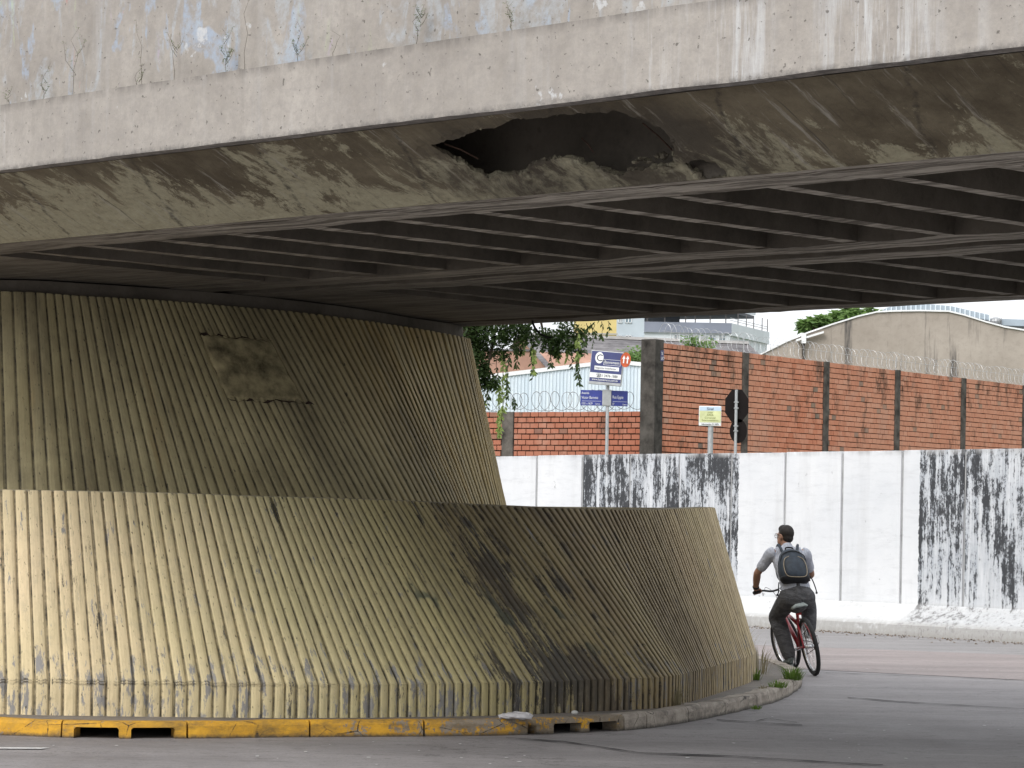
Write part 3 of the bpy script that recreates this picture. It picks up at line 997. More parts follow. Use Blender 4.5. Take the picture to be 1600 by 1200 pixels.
joints = [s_of_px(x) for x in (-155, 97, 293, 485, 664, 826, 837, 976, 1012, 1076, 1134, 1182, 1222)]
tail = [joints[-1]]
while tail[-1] < kd[-1] - 1.2: tail.append(tail[-1] + (0.55 if tail[-1] < joints[-1] + 4 else 1.0))
head = [joints[0]]
while head[-1] > 1.2: head.append(head[-1] - 1.0)
joints = head[::-1][:-1] + joints + tail[1:]
d1, d2 = s_of_px(97), s_of_px(837)
sy = s_of_px(826)
for a, b in zip(joints[:-1], joints[1:]):
    if b - a < 0.09: continue
    mat = M['kerb_y'] if a < s_of_px(975) - .05 else M['kerb']
    g = random.uniform(.005, .012)
    k = MB()
    nm = 'kerb_stone'
    o1 = None
    if abs(a - d1) < .02: o1 = [(s_of_px(116), s_of_px(186)), (s_of_px(205), s_of_px(275))]
    if abs(a - d2) < .02: o1 = [(s_of_px(866), s_of_px(910)), (s_of_px(922), s_of_px(966))]
    if o1:
        nm = 'drain_inlet_stone'
        cuts = [a + g, o1[0][0], o1[0][1], o1[1][0], o1[1][1], b - g]
        for q in (0, 2, 4): kerb_piece(k, cuts[q], cuts[q + 1])
        for q in (1, 3):
            kerb_piece(k, cuts[q], cuts[q + 1], z0=0.082)
            for (e, sg) in ((cuts[q], 1), (cuts[q + 1], -1)):     # rounded corners of the opening
                p, nn_ = kerb_at(e)
                p2, _n = kerb_at(e + sg * .016)
                k.prism([p + nn_ * .004 + Vector((0, 0, .066)), p2 + nn_ * .004 + Vector((0, 0, .083)), p + nn_ * .004 + Vector((0, 0, .083))], nn_ * .14)
    else:
        kerb_piece(k, a + g, b - g, rough=.004 if mat is M['kerb_y'] else .008)
    o = k.build(nm, mat, kerb)
    if o1: o['label'] = 'kerb block with two drain openings'

inner = []
for s in np.linspace(0.02, kd[-1] - .05, 260):
    p, n_ = kerb_at(s)
    inner.append((p.x + n_.x * KW * .9, p.y + n_.y * KW * .9))
tag(fill_poly('pavement', inner, 0.112, M['pave']), kind='structure')

# ================================================================== THE VIADUCT
A = Vector((2.56, 14.4, 0))
deck = empty('road_viaduct', A, math.atan2(-.694, .72))
tag(deck, 'low concrete road viaduct overhead with a hole knocked in its scraped edge', 'bridge')
X0, X1 = -26.0, 24.0
ZS, ZF, ZP = 3.55, 3.90, 4.33
WD = 7.9


def wavy_bar(y0, y1, z0, z1, step=0.25, j=.004):
    """long bar whose lower arris is slightly uneven"""
    n = int((X1 - X0) / step) + 1
    vs, fs = [], []
    for i in range(n):
        x = X0 + (X1 - X0) * i / (n - 1)
        w = mnoise.noise(Vector((x * 1.7, y0 * 5, z0 * 3))) * j * 2 + mnoise.noise(Vector((x * 9, y0, 4))) * j
        vs += [(x, y0, z0 + w), (x, y1, z0 + w * .6), (x, y1, z1), (x, y0, z1 + w * .5)]
    for i in range(n - 1):
        for k in range(4):
            k2 = (k + 1) % 4
            fs.append((4 * i + k, 4 * i + 4 + k, 4 * i + 4 + k2, 4 * i + k2))
    fs += [(0, 1, 2, 3), (4 * n - 1, 4 * n - 2, 4 * n - 3, 4 * n - 4)]
    return MB().add(vs, fs)


wavy_bar(-.86, -.755, ZF, ZP, .12, .004).build('fascia_beam', M['fascia'], deck)
wavy_bar(-.71, -.55, ZP - .05, 5.35).build('parapet', M['parapet'], deck)
wavy_bar(WD + .755, WD + .86, ZF, ZP).build('fascia_beam', M['fascia'], deck)
wavy_bar(WD + .55, WD + .71, ZP - .05, 5.35).build('parapet', M['parapet'], deck)
MB().box(X0, X1, -.752, WD + .752, 4.06, ZP - .006).build('deck_slab', M['soffit'], deck)
MB().box(X0, X1, -.752, -.70, ZF + .006, 4.058).build('edge_nib', M['soffit'], deck)

for (y0, y1) in ((0.10, 0.50), (3.28, 3.70), (3.92, 4.36), (7.45, 7.88)):
    wavy_bar(y0, y1, ZS, 4.058, .1, .007).build('girder', M['soffit'], deck)
xs = -0.50
k = 0
rib_me = {}
while xs > -9.2 or k == 0:
    for bay, (y0, y1) in enumerate(((0.502, 3.278), (4.362, 7.448))):
        n = 14
        vs, fs = [], []
        for i in range(n):
            y = y0 + (y1 - y0) * i / (n - 1)
            w = mnoise.noise(Vector((xs * 3, y * 2.2, bay))) * .008
            hw = .065 + w
            vs += [(xs - hw, y, ZS + .008 + w), (xs + hw, y, ZS + .008 - w * .5), (xs + hw + .02, y, 4.057), (xs - hw - .02, y, 4.057)]
        for i in range(n - 1):
            for q in range(4):
                q2 = (q + 1) % 4
                fs.append((4 * i + q, 4 * i + 4 + q, 4 * i + 4 + q2, 4 * i + q2))
        MB().add(vs, fs).build('rib', M['soffit'], deck)
    xs -= 0.78
    k += 1
xs = 0.28
while xs < 14:
    for (y0, y1) in ((0.502, 3.278), (4.362, 7.448)):
        MB().box(xs - .07, xs + .07, y0, y1, ZS + .008, 4.057).build('rib', M['soffit'], deck)
    xs += 0.78
# small stiffeners between the ribs, half way across each bay
for (yy, sh) in ((2.55, 0.0), (6.5, 0.0)):
    st = MB()
    x = -0.5
    while x > -9.0:
        st.box(x - .70, x - .08, yy, yy + .10, ZS + .16, 4.056)
        x -= .78
    st.build('diaphragm', M['soffit'], deck)
for (y0, y1) in ((0.502, 3.278), (4.362, 7.448)):
    MB().box(X0, -9.55, y0, y1, ZS + .012, 4.0).build('soffit_slab', M['soffit'], deck)

# --- the sloping edge with the hole
ux = Vector((.72, -.694, 0))
vy = Vector((.694, .72, 0))
WEBLEN = math.hypot(.74, ZF - ZS)
wn_dir = Vector((0, -.74, ZF - ZS)).normalized()     # up the slope, local
wnorm = Vector((0, -(ZF - ZS), -.74)).normalized()   # outward (down and out)


def web_uv(px, py):
    r = ray(px, py)
    rl = Vector((r.dot(ux), r.dot(vy), r.z))
    c = Vector((0, 0, EYE)) - A
    cl = Vector((c.dot(ux), c.dot(vy), EYE))
    p0 = Vector((0, 0, ZS))
    k_ = (p0 - cl).dot(wnorm) / rl.dot(wnorm)
    p = cl + rl * k_
    return Vector((p.x, (p - p0).dot(wn_dir)))


hole_px = [(672, 229), (690, 224), (704, 222), (722, 217), (738, 211), (752, 203), (771, 202), (790, 194), (812, 191), (836, 187), (858, 184), (880, 182), (905, 180), (934, 177), (956, 175), (976, 178),
           (990, 184), (1002, 191), (1018, 199), (1031, 207), (1046, 217), (1049, 228), (1053, 238), (1049, 252), (1052, 263), (1042, 268), (1030, 263), (1022, 270), (1010, 266), (1000, 272), (986, 268),
           (974, 275), (958, 277), (946, 270), (930, 268), (917, 259), (900, 254), (880, 251), (862, 252), (846, 255), (832, 262), (820, 271), (800, 277), (782, 276), (764, 279), (748, 274), (738, 268), (727, 259), (712, 253), (700, 245), (688, 240)]
pit_px = [(1068, 262), (1084, 256), (1100, 259), (1113, 263), (1126, 268), (1136, 275), (1120, 277), (1106, 280), (1092, 276), (1080, 274)]
holes = [[web_uv(*p) for p in hole_px], [web_uv(*p) for p in pit_px]]


def jag(poly, amp=.0055):
    out = []
    for i in range(len(poly)):
        a, b = poly[i], poly[(i + 1) % len(poly)]
        out.append(a)
        for q in (.18, .33, .52, .68, .86):
            out.append(a.lerp(b, q) + Vector((random.uniform(-amp, amp), random.uniform(-amp, amp))))
    return out


holes = [jag(h) for h in holes]


def inside(p, poly):
    c = False
    n = len(poly)
    for i in range(n):
        a, b = poly[i], poly[i - 1]
        if (a.y > p.y) != (b.y > p.y) and p.x < (b.x - a.x) * (p.y - a.y) / (b.y - a.y) + a.x: c = not c
    return c


pts2, eds = [], []
nx = int((X1 - X0) / .5)
bound = [Vector((X0 + (X1 - X0) * i / nx, 0)) for i in range(nx + 1)] + [Vector((X1 - (X1 - X0) * i / nx, WEBLEN)) for i in range(nx + 1)]
pts2 += bound
eds += [(i, (i + 1) % len(bound)) for i in range(len(bound))]
for h in holes:
    b0 = len(pts2)
    pts2 += h
    eds += [(b0 + i, b0 + (i + 1) % len(h)) for i in range(len(h))]
for i in range(5200):
    x = random.uniform(-11, 1.5)
    y = random.uniform(.012, WEBLEN - .012)
    p = Vector((x, y))
    if not any(inside(p, h) for h in holes): pts2.append(p)
hx = [p.x for p in holes[0]]
for i in range(2600):
    p = Vector((random.uniform(min(hx) - .35, max(hx) + .5), random.uniform(.01, WEBLEN - .01)))
    if not any(inside(p, h) for h in holes): pts2.append(p)
res = delaunay_2d_cdt(pts2, eds, [], 0, 1e-5)
rv, rfaces = res[0], res[2]
tri = []
for f in rfaces:
    c = (rv[f[0]] + rv[f[1]] + rv[f[2]]) / 3
    if 0 <= c.y <= WEBLEN and not any(inside(c, h) for h in holes): tri.append(f)


def seg_dist(p, poly):
    best = 9
    for i in range(len(poly)):
        a, b = poly[i], poly[i - 1]
        d = b - a
        t = max(0, min(1, (p - a).dot(d) / max(d.length_squared, 1e-9)))
        best = min(best, (a + d * t - p).length)
    return best


hc = sum(holes[0], Vector((0, 0))) / len(holes[0])
M['web'] = mat_web((hc.x, -.74 * hc.y / WEBLEN))
xlo, xhi = min(hx), max(hx)


def web_pt(q, back=False):
    off = 0.0
    if 0.02 < q.y < WEBLEN - .02 and -11.5 < q.x < 2:
        off = mnoise.fractal(Vector((q.x * 2.0, q.y * 5, 1)), .9, 2, 4) * .009
        scr = mnoise.noise(Vector(((q.x - q.y * .55) * 7, q.y * .8, 4)))
        off += min(0, scr + .25) * .018
        if xlo - .4 < q.x < xhi + .6:
            d = min(seg_dist(q, h) for h in holes)
            if d < .16:
                rough = 1 - d / .16
                off += (mnoise.cell(Vector((q.x * 16, q.y * 22, 6))) - .9) * .009 * rough
            # fist-deep spalling to the right below the hole
            e = math.exp(-((q.x - (xhi - .05)) / .20) ** 2 - ((q.y - .10) / .10) ** 2)
            off -= e * (.02 + .05 * abs(mnoise.noise(Vector((q.x * 13, q.y * 15, 2)))))
    p = Vector((0, 0, ZS)) + wn_dir * q.y + Vector((q.x, 0, 0)) + wnorm * off
    if back: p -= wnorm * .075
    return p


front = [web_pt(q) for q in rv]
W = MB()
W.add(front, tri)
# broken faces through the thickness of the slab
idx = {}
for h in holes:
    hv = []
    for q in h:
        d = [(abs(r_.x - q.x) + abs(r_.y - q.y), i) for i, r_ in enumerate(rv)]
        hv.append(min(d)[1])
    n = len(hv)
    vs = [front[i] for i in hv]
    cen = sum(vs, Vector((0, 0, 0))) / n
    ring2 = [v - wnorm * (.020 + random.uniform(-.008, .008)) + (v - cen).normalized() * random.uniform(.004, .02) for v in vs]
    ring3 = [v - wnorm * .036 + (v - cen).normalized() * random.uniform(.02, .05) for v in vs]
    W.add(vs + ring2 + ring3, [(i, (i + 1) % n, n + (i + 1) % n, n + i) for i in range(n)] + [(n + i, n + (i + 1) % n, 2 * n + (i + 1) % n, 2 * n + i) for i in range(n)])
web = W.build('sloping_edge', M['web'], deck, fix=True)
bm = bmesh.new(); bm.from_mesh(web.data); bmesh.ops.remove_doubles(bm, verts=bm.verts, dist=1e-5); bmesh.ops.recalc_face_normals(bm, faces=bm.faces); bm.to_mesh(web.data); bm.free()
# bottom flange below the void and the far sloping edge
wavy_bar(.004, .098, ZS + .002, ZS + .09, .1, .004).build('bottom_flange', M['soffit'], deck)
MB().prism([(X0, WD - .018, ZS), (X0, WD + .75, ZF), (X0, WD + .75, ZF + .1), (X0, WD - .018, ZS + .1)], (X1 - X0, 0, 0)).build('sloping_edge', M['web'], deck)
# rubble still hanging in the hole and bars
ch = MB()
for i in range(12):
    px = random.uniform(985, 1050)
    q = web_uv(px, random.uniform(262, 276) - (px < 990) * 2)
    c = Vector((q.x, 0, 0)) + Vector((0, 0, ZS)) + wn_dir * (q.y) - wnorm * random.uniform(.02, .10)
    b0 = MB()
    b0.ball(c, random.uniform(.015, .035), random.uniform(.015, .03), random.uniform(.01, .022), 5, 3)
    ch.add([Vector(v) + Vector((random.uniform(-.008, .008), random.uniform(-.008, .008), random.uniform(-.008, .008))) for v in b0.v], b0.f)
o = ch.build('broken_concrete', M['web'], deck)
o['kind'] = 'stuff'
for (pa, pb) in (((690, 236), (742, 262)), ((905, 228), (922, 252)), ((1000, 205), (1046, 250))):
    a, b = web_uv(*pa), web_uv(*pb)
    P0 = Vector((a.x, 0, ZS)) + wn_dir * a.y - wnorm * .05
    P1 = Vector((b.x, 0, ZS)) + wn_dir * b.y - wnorm * .06
    MB().tube([P0, P0.lerp(P1, .5) + Vector((0, 0, .008)), P1], .0045, 6).build('rebar', M['iron'], deck)

# cable end dangling from the far soffit edge
pc = [at(x, y, 27.3) for x, y in ((829, 468), (832, 490), (833, 506), (841, 519), (852, 526), (862, 527))]
tag(MB().tube([Vector(v) for v in crom(pc, 24)], .012, 6).build('cable', M['black']), 'loose black cable end dangling from the underside of the viaduct', 'cable')

# weeds rooted on the fascia ledge
leafm = mat_leaf('weed_leaf', (0.06, 0.085, 0.03), (0.14, 0.19, 0.07))
stemm = simple('dry_stem', (0.075, 0.065, 0.045), .3, 20, .9, .1, 0)


def ledge_point(px, py):
    """point on the ledge just in front of the parapet that shows at this pixel column"""
    r = ray(px, py)
    rl = Vector((r.dot(ux), r.dot(vy), r.z))
    c = Vector((0, 0, EYE)) - A
    cl = Vector((c.dot(ux), c.dot(vy), EYE))
    k_ = (-.79 - cl.y) / rl.y
    p = cl + rl * k_
    g = A + ux * p.x + vy * (-.79)
    return Vector((g.x, g.y, ZP)), k_


weeds = [
    (68, 148, 62, 3, .5, 'sparse dry weed with reddish twigs at the ledge end'),
    (14, 158, 30, 2, .3, 'tiny dry weed at the far end of the ledge'),
    (114, 143, 110, 2, 1.0, 'upright leafy weed with a green tip beside a blue paint smear'),
    (222, 131, 105, 1, .5, 'straight weed stem rising through the blue paint stroke'),
    (272, 123, 78, 4, .25, 'forked twiggy weed shaped like a Y on the ledge'),
    (354, 111, 72, 5, .9, 'bushy seeding weed on the ledge left of the tallest stem'),
    (383, 107, 150, 1, .15, 'tallest bare straight weed stem on the ledge'),
    (466, 96, 66, 3, .8, 'small weed with a green side shoot right of the tallest stem'),
    (521, 88, 45, 1, .3, 'short thin single weed stem on the ledge'),
    (650, 68, 66, 6, .6, 'branching twig weed on the upper ledge near the lime streaks'),
    (800, 48, 50, 3, .5, 'fine grassy weed on the highest part of the ledge'),
    (215, 133, 38, 2, .4, 'short weed tucked at the foot of a straight stem'),
]
for px, py, hpx, br, lf, lab in weeds:
    base, Yw = ledge_point(px, py)
    rnd = random.Random(px)
    e = empty('weed', base)
    tag(e, lab, 'weed', 'weeds growing on the viaduct ledge')
    H = hpx / F * Yw
    st, lv = MB(), MB()
    main = [Vector((rnd.uniform(-.01, .01) * i, rnd.uniform(-.004, .004) * i - .004, H * i / 5)) for i in range(6)]
    tips = [main]
    if br > 1:
        for b in range(br):
            k_ = rnd.uniform(.15, .7)
            o_ = Vector((0, 0, 0)).lerp(main[-1], k_)
            side = rnd.choice((-1, 1))
            L = H * rnd.uniform(.2, .5)
            tips.append([o_, o_ + Vector((side * L * .3, -.006, L * .4)), o_ + Vector((side * L * rnd.uniform(.35, .6), -.01, L))])
    for t_ in tips:
        st.tube(t_, [.0014 * (1 - .6 * i / (len(t_) - 1)) for i in range(len(t_))], 4)
        for q in range(int(60 * lf)):
            k_ = rnd.random()
            o_ = t_[0].lerp(t_[-1], k_) + Vector((rnd.uniform(-.012, .012), rnd.uniform(-.012, .006), 0))
            l = rnd.uniform(.005, .014)
            a = rnd.uniform(0, 6.28)
            d = Vector((math.cos(a) * l, math.sin(a) * l * .6, rnd.uniform(-.4, .9) * l))
            s_ = Vector((-d.y, d.x, l * .2)) * .35
            lv.add([o_, o_ + d * .5 + s_, o_ + d, o_ + d * .5 - s_], [(0, 1, 2, 3)])
    st.build('stem', stemm, e)
    if lv.v: lv.build('leaves', leafm, e, fix=False)

# ================================================================== WHITE RETAINING WALL
dW = Vector((-.583, .813, 0))
oW = Vector((7.57, 42.6, 0))
rw = empty('retaining_wall', oW, math.atan2(.813, -.583))
tag(rw, 'white retaining wall with flaking black bays along the far side of the road', 'wall')
mw = mat_whitewall(rw)
PWD = 1.375
tj = 2.62 - PWD * 6 + .0
rp = random.Random(5)
pm = None
base_me = None
t = tj
while t < 21:
    b = MB()
    g = .028
    b.box(t + g, t + PWD - g, -.20, 0, .44, 2.85 + rp.uniform(-.006, .006))
    o = b.build('panel', mw, rw, bevel=.008)
    o.location = (0, rp.uniform(-.006, .006), 0)
    t += PWD
t_end = t
MB().box(tj - 12, t_end + 20, -.30, -.028, .0, 2.82).build('backing', simple('grey_joint', (0.34, 0.345, 0.35), .2, 3, .9), rw)
prof = [(-.2, .0), (.47, 0), (.46, .165), (.43, .19), (.06, .40), (.006, .47), (-.027, .47)]
n = int((t_end - tj + 30) / .5)
vs, fs = [], []
for i in range(n + 1):
    x = tj - 12 + (t_end - tj + 30) * i / n
    for y, z in prof:
        j = mnoise.noise(Vector((x * 1.3, y * 3, z * 3))) * .012 if z > .1 and y > .0 else 0
        vs.append((x, y + j, z + j * .5))
m_ = len(prof)
for i in range(n):
    for k in range(m_ - 1):
        fs.append((i * m_ + k, (i + 1) * m_ + k, (i + 1) * m_ + k + 1, i * m_ + k + 1))
MB().add(vs, fs).build('footing', mw, rw, fix=True)
# dust and grit gathered along the foot of the wall
gr = MB()
for i in range(900):
    tt = random.uniform(-3, 9)
    y = .47 + abs(random.gauss(0, .35))
    p = oW + dW * tt + Vector((-.813, -.583, 0)) * y
    k_ = random.uniform(.006, .028)
    gr.add([(p.x + random.uniform(-1, 1) * k_, p.y + random.uniform(-1, 1) * k_, .004 + (0 if j < 3 else k_ * .8)) for j in range(4)], [(0, 1, 3), (1, 2, 3), (2, 0, 3)])
tag(gr.build('grit', simple('brown_grit', (0.16, 0.12, 0.085), .4, 20, .95)), 'dry grit and leaf dust gathered along the foot of the white wall', 'grit', kind='stuff')

# raised ground behind the wall, one sheet to the horizon
nW = Vector((.813, .583, 0))
a = oW + dW * -40 + nW * .25
b = oW + dW * 60 + nW * .25
tr = MB()
tr.add([(a.x, a.y, 2.45), (900, a.y, 2.45), (900, 2500, 2.45), (-900, 2500, 2.45), (-900, b.y, 2.45), (b.x, b.y, 2.45), (a.x, a.y, 0), (b.x, b.y, 0)], [(0, 1, 2, 3, 4, 5), (0, 5, 7, 6)])
tag(tr.build('raised_ground', M['turf']), kind='structure')

# ================================================================== BRICK WALLS
BL, BH, BD = .24, .14, .11


def brick_mesh(l, mat):
    b = MB()
    e = .006
    b.box(-l / 2 + .010, l / 2 - .010, 0, BD, -BH / 2 + .014, BH / 2 - .014)
    me = b.mesh('brick', mat)
    bm_ = bmesh.new()
    bm_.from_mesh(me)
    bmesh.ops.recalc_face_normals(bm_, faces=bm_.faces)
    bm_.to_mesh(me)
    bm_.free()
    return me




def brick_wall(root, length, ztop, zlow, rows_z, piers, part_limit, pier_w, seed, bm='brick', flip=False):
    """bricks laid front face at local y=0 (facing -y); rows_z rows down from ztop"""
    rr = random.Random(seed)
    MB().box(0, length, .045, .16, 2.3, ztop - .03).build('mortar_core', M['mortar'], root)
    pos = []
    for r in range(rows_z):
        z = ztop - BH * (r + .5)
        off = (r % 2) * BL / 2
        x = -off + BL / 2
        while x < length + BL:
            l = BL
            x0, x1 = max(0, x - BL / 2), min(length, x + BL / 2)
            cut = [(x0, x1)]
            for p in piers:
                nc = []
                for (q0, q1) in cut:
                    if q1 <= p - pier_w / 2 or q0 >= p + pier_w / 2: nc.append((q0, q1))
                    else:
                        if q0 < p - pier_w / 2: nc.append((q0, p - pier_w / 2))
                        if q1 > p + pier_w / 2: nc.append((p + pier_w / 2, q1))
                cut = nc
            for (q0, q1) in cut:
                if q1 - q0 > .05: pos.append(((q0 + q1) / 2, z, q1 - q0))
            x += BL
    pos.sort(key=lambda q: q[0], reverse=flip)
    J = MB()
    cache = {}
    for i, (x, z, l) in enumerate(pos):
        dy = rr.uniform(-.008, .008)
        dz = rr.uniform(-.003, .003)
        if i < part_limit:
            key = round(l, 2)
            if key not in cache: cache[key] = brick_mesh(key, M[bm])
            me = cache[key]
            o = link('brick', me, root)
            o.location = (x, dy, z + dz)
        else:
            e = .006
            J.box(x - l / 2 + e, x + l / 2 - e, dy, dy + BD, z - BH / 2 + .0095 + dz, z + BH / 2 - .0095 + dz)
    if J.v:
        o = J.build('brickwork', M['brick_far'] if not flip else M['brick_dark_far'], root)
        o['kind'] = 'stuff'
    for p in piers:
        MB().box(p - pier_w / 2 + .004, p + pier_w / 2 - .004, -.035, .19, 2.3, ztop + .0 + rr.uniform(-.02, .02)).build('pier', M['pier'], root, bevel=.012)


def helix(length, rad, pitch, z, r, rr, sag=.03):
    n = int(length / pitch * 22)
    pts = []
    for i in range(n):
        a = 2 * math.pi * i / 22
        x = length * i / n + .05 * math.sin(a * .37 + 1) + .04 * math.sin(a * .11)
        rd = rad * (1 + .10 * math.sin(a * .173) + .06 * math.sin(a * .071 + 2))
        pts.append((x + .10 * math.cos(a), math.cos(a) * rd * .8, z + rad + math.sin(a) * rd))
    return pts


cr = at(1035, 535, 70.0)
dB = Vector((.56, .83, 0)).normalized()
bw = empty('brick_wall', (cr.x, cr.y, 0), math.atan2(dB.y, dB.x))
tag(bw, 'tall orange brick wall with dark piers, receding to the right above the white wall', 'brick wall')
bz = cr.z
brick_wall(bw, 27.0, bz, 2.3, 21, [4.1, 8.5, 12.75, 17.05, 21.4, 25.7], 300, .30, 3)
# broad corner pier
MB().box(-.40, -.004, -.05, .36, 2.3, bz + .06).build('corner_pier', simple('sooty_pier_concrete', (0.075, 0.068, 0.062), 0.45, 3.0, .95, .15, .5), bw, bevel=.015)
rz = empty('razor_wire', (cr.x, cr.y, 0), math.atan2(dB.y, dB.x))
tag(rz, 'silver razor wire coil running along the top of the tall brick wall', 'razor wire', 'razor wire coils on the brick walls')
MB().tube(helix(26.5, .22, .30, bz + .02, .006, 1), .0042, 4).build('coil', M['razor'], rz, fix=False)
MB().tube([(0, 0, bz + .28), (13, 0, bz + .26), (26.5, 0, bz + .28)], .004, 4).build('tension_wire', M['razor'], rz)
bb = MB()
hp = helix(26.5, .22, .30, bz + .02, .006, 1)
for i in range(0, len(hp), 3):
    p = Vector(hp[i])
    bb.add([p + Vector((-.02, 0, .008)), p + Vector((.02, 0, -.008)), p + Vector((.0, .006, .012))], [(0, 1, 2)])
bb.build('barbs', M['razor'], rz, fix=False)['kind'] = 'stuff'
for p in (4.1, 12.75, 21.4):
    MB().tube([(p, 0.05, bz - .2), (p, .05, bz + .38)], .012, 6).build('bracket', M['steel'], rz)

cl_ = at(1007, 642, 70.2)
dL = Vector((-.856, .517, 0)).normalized()
lw = empty('brick_wall', (cl_.x, cl_.y, 0), math.atan2(-dL.y, -dL.x))
tag(lw, 'lower brick wall of dark red bricks beneath the dark coiled wire, left of the corner pier', 'brick wall')
# local x runs back towards the corner: shift so that the wall ends at the corner
lz = cl_.z
sub = lw
sub.location = (cl_.x + dL.x * 12.6, cl_.y + dL.y * 12.6, 0)
brick_wall(sub, 12.6, lz, 2.3, 10, [4.3, 8.72], 290, .34, 4, 'brick_dark', True)
rz2 = empty('razor_wire', sub.location, math.atan2(-dL.y, -dL.x))
tag(rz2, 'dark coiled wire on top of the lower brick wall before the metal shed', 'razor wire', 'razor wire coils on the brick walls')
h2 = helix(12.4, .235, .27, lz + .02, .006, 1)
MB().tube(h2, .0065, 4).build('coil', M['razor_dark'], rz2, fix=False)
bb = MB()
for i in range(0, len(h2), 4):
    p = Vector(h2[i])
    bb.add([p + Vector((-.022, 0, .008)), p + Vector((.022, 0, -.008)), p + Vector((.0, .006, .014))], [(0, 1, 2)])
bb.build('barbs', M['razor_dark'], rz2, fix=False)['kind'] = 'stuff'


# ------------------------------------------------------------------ lettering
def text(name, s, size, mat, parent, loc, rot=(R(90), 0, 0), align='LEFT', sx=1.0):
    cu = bpy.data.curves.new(name, 'FONT')
    cu.body = s
    cu.size = size
    cu.align_x = align
    cu.extrude = .001
    to = bpy.data.objects.new(name + '_source', cu)
    COL.objects.link(to)
    dg = bpy.context.evaluated_depsgraph_get()
    me = bpy.data.meshes.new_from_object(to.evaluated_get(dg))
    bpy.data.objects.remove(to)
    bpy.data.curves.remove(cu)
    me.name = name
    me.materials.clear()
    me.materials.append(mat)
    o = link(name, me, parent)
    o.location = loc
    o.rotation_euler = rot
    o.scale = (sx, 1, 1)
    return o


# painted letters on the corner pier
text('painted_letters', 'TEL', .10, M['white'], bw, (-.13, -.054, bz - .31), sx=.6)
text('painted_letters', 'LACY', .11, M['white'], bw, (-.14, -.054, bz - .43), sx=.6)
MB().box(-.16, -.008, -.053, -.0505, bz - .46, bz - .20).build('painted_patch', M['navy'], bw)

# ================================================================== SIGNS
YS = 58.0
S = YS / F


def sign_root(name, px, label, cat, group=None):
    p = at(px, 705, YS)
    e = empty(name, (p.x, YS, 2.45))
    return tag(e, label, cat, group)


def loc(e, px, py):
    p = at(px, py, YS)
    return p.x - e.location.x, p.z - e.location.z


ad = sign_root('street_name_sign', 948, 'street name post with two blue plates under a tilted navy advert board', 'street sign')
x0, z0 = loc(ad, 948, 600)
MB().tube([(0, 0, -.02), (0, 0, z0 + .25)], .033, 12).build('pole', M['steel'], ad)
xb, zb = loc(ad, 947.5, 576)
bd = empty('advert_board', (xb, -.10, zb))
bd.parent = ad
bd.rotation_euler = (0, R(4.5), R(-12))
wB, hB = .66, .68
MB().box(-wB / 2, wB / 2, -.05, .05, -hB / 2, hB / 2).build('frame', M['steel'], bd, bevel=.008)
MB().box(-wB / 2 + .012, wB / 2 - .012, -.054, -.051, -hB / 2 + .06, hB / 2 - .012).build('navy_face', M['navy'], bd)
MB().box(-wB / 2 + .012, wB / 2 - .012, -.058, -.055, -hB * .30, -hB * .155).build('white_band', M['white'], bd)
MB().box(-wB * .36, wB * .40, -.058, -.055, -hB * .065, hB * .05).build('white_label', M['white'], bd)
circ = MB()
circ.prism([(-.155 + math.cos(6.283 * i / 28) * .085, -.058, .20 + math.sin(6.283 * i / 28) * .115) for i in range(28)], (0, .003, 0))
circ.build('white_disc', M['white'], bd)
text('lettering', 'C.', .19, M['dark_ink'], bd, (-.215, -.060, .135))
text('lettering', 'Bannemann', .085, M['white'], bd, (-.045, -.060, .095), sx=.78)
for (q0, q1, w0, w1) in ((-.06, .285, .172, .178), (-.06, .285, .062, .068), (-.06, -.054, .068, .172), (.279, .285, .068, .172)):
    MB().box(q0, q1, -.058, -.055, w0, w1).build('outline', M['white'], bd)
text('lettering', 'Negócios Imobiliários', .055, M['dark_ink'], bd, (-.225, -.060, -.022), sx=.88)
text('lettering', '51 3476-1888', .075, M['dark_ink'], bd, (-.11, -.060, -.178), sx=.86)
text('lettering', '☎', .08, M['dark_ink'], bd, (-.19, -.060, -.18))
text('lettering', 'www.bannemann.com.br', .062, M['white'], bd, (-.27, -.060, -.258), sx=.86)
# bracket and plates
xq, zq = loc(ad, 948, 622)
MB().box(xq - .09, xq + .09, -.05, .05, zq - .16, zq + .17).build('bracket', M['steel'], ad, bevel=.01)
for (pxa, pxb, rzz, lab, lines) in ((907, 941, 0, 'blue name plate of the avenue', (('Avenida', .066, .075), ('Victor Barreto', .078, -.02), ('1551 a 1629', .062, -.135))),
                                    (955, 981, R(24), 'blue name plate of the side street', (('Rua Eppie', .085, -.005), ('37', .06, -.135)))):
    xa, za = loc(ad, pxa, 622)
    xb2, _ = loc(ad, pxb, 622)
    w = abs(xb2 - xa) / max(.5, math.cos(rzz))
    pl = empty('name_plate', (xa if rzz == 0 else xa, 0, zq))
    pl.parent = ad
    pl.rotation_euler = (0, 0, rzz)
    MB().box(0, w, -.012, .012, -.155, .155).build('plate', M['blue'], pl, bevel=.004)
    for (s_, size, zz) in lines:
        text('lettering', s_, size, M['white'], pl, (.02, -.0145, zz), sx=.72)
    MB().box(.03, w - .02, -.0145, -.0125, -.068, -.063).build('rule', M['white'], pl)
    text('lettering', 'Centro', .045, M['white'], pl, (w * .68, -.0145, -.135), sx=.7)

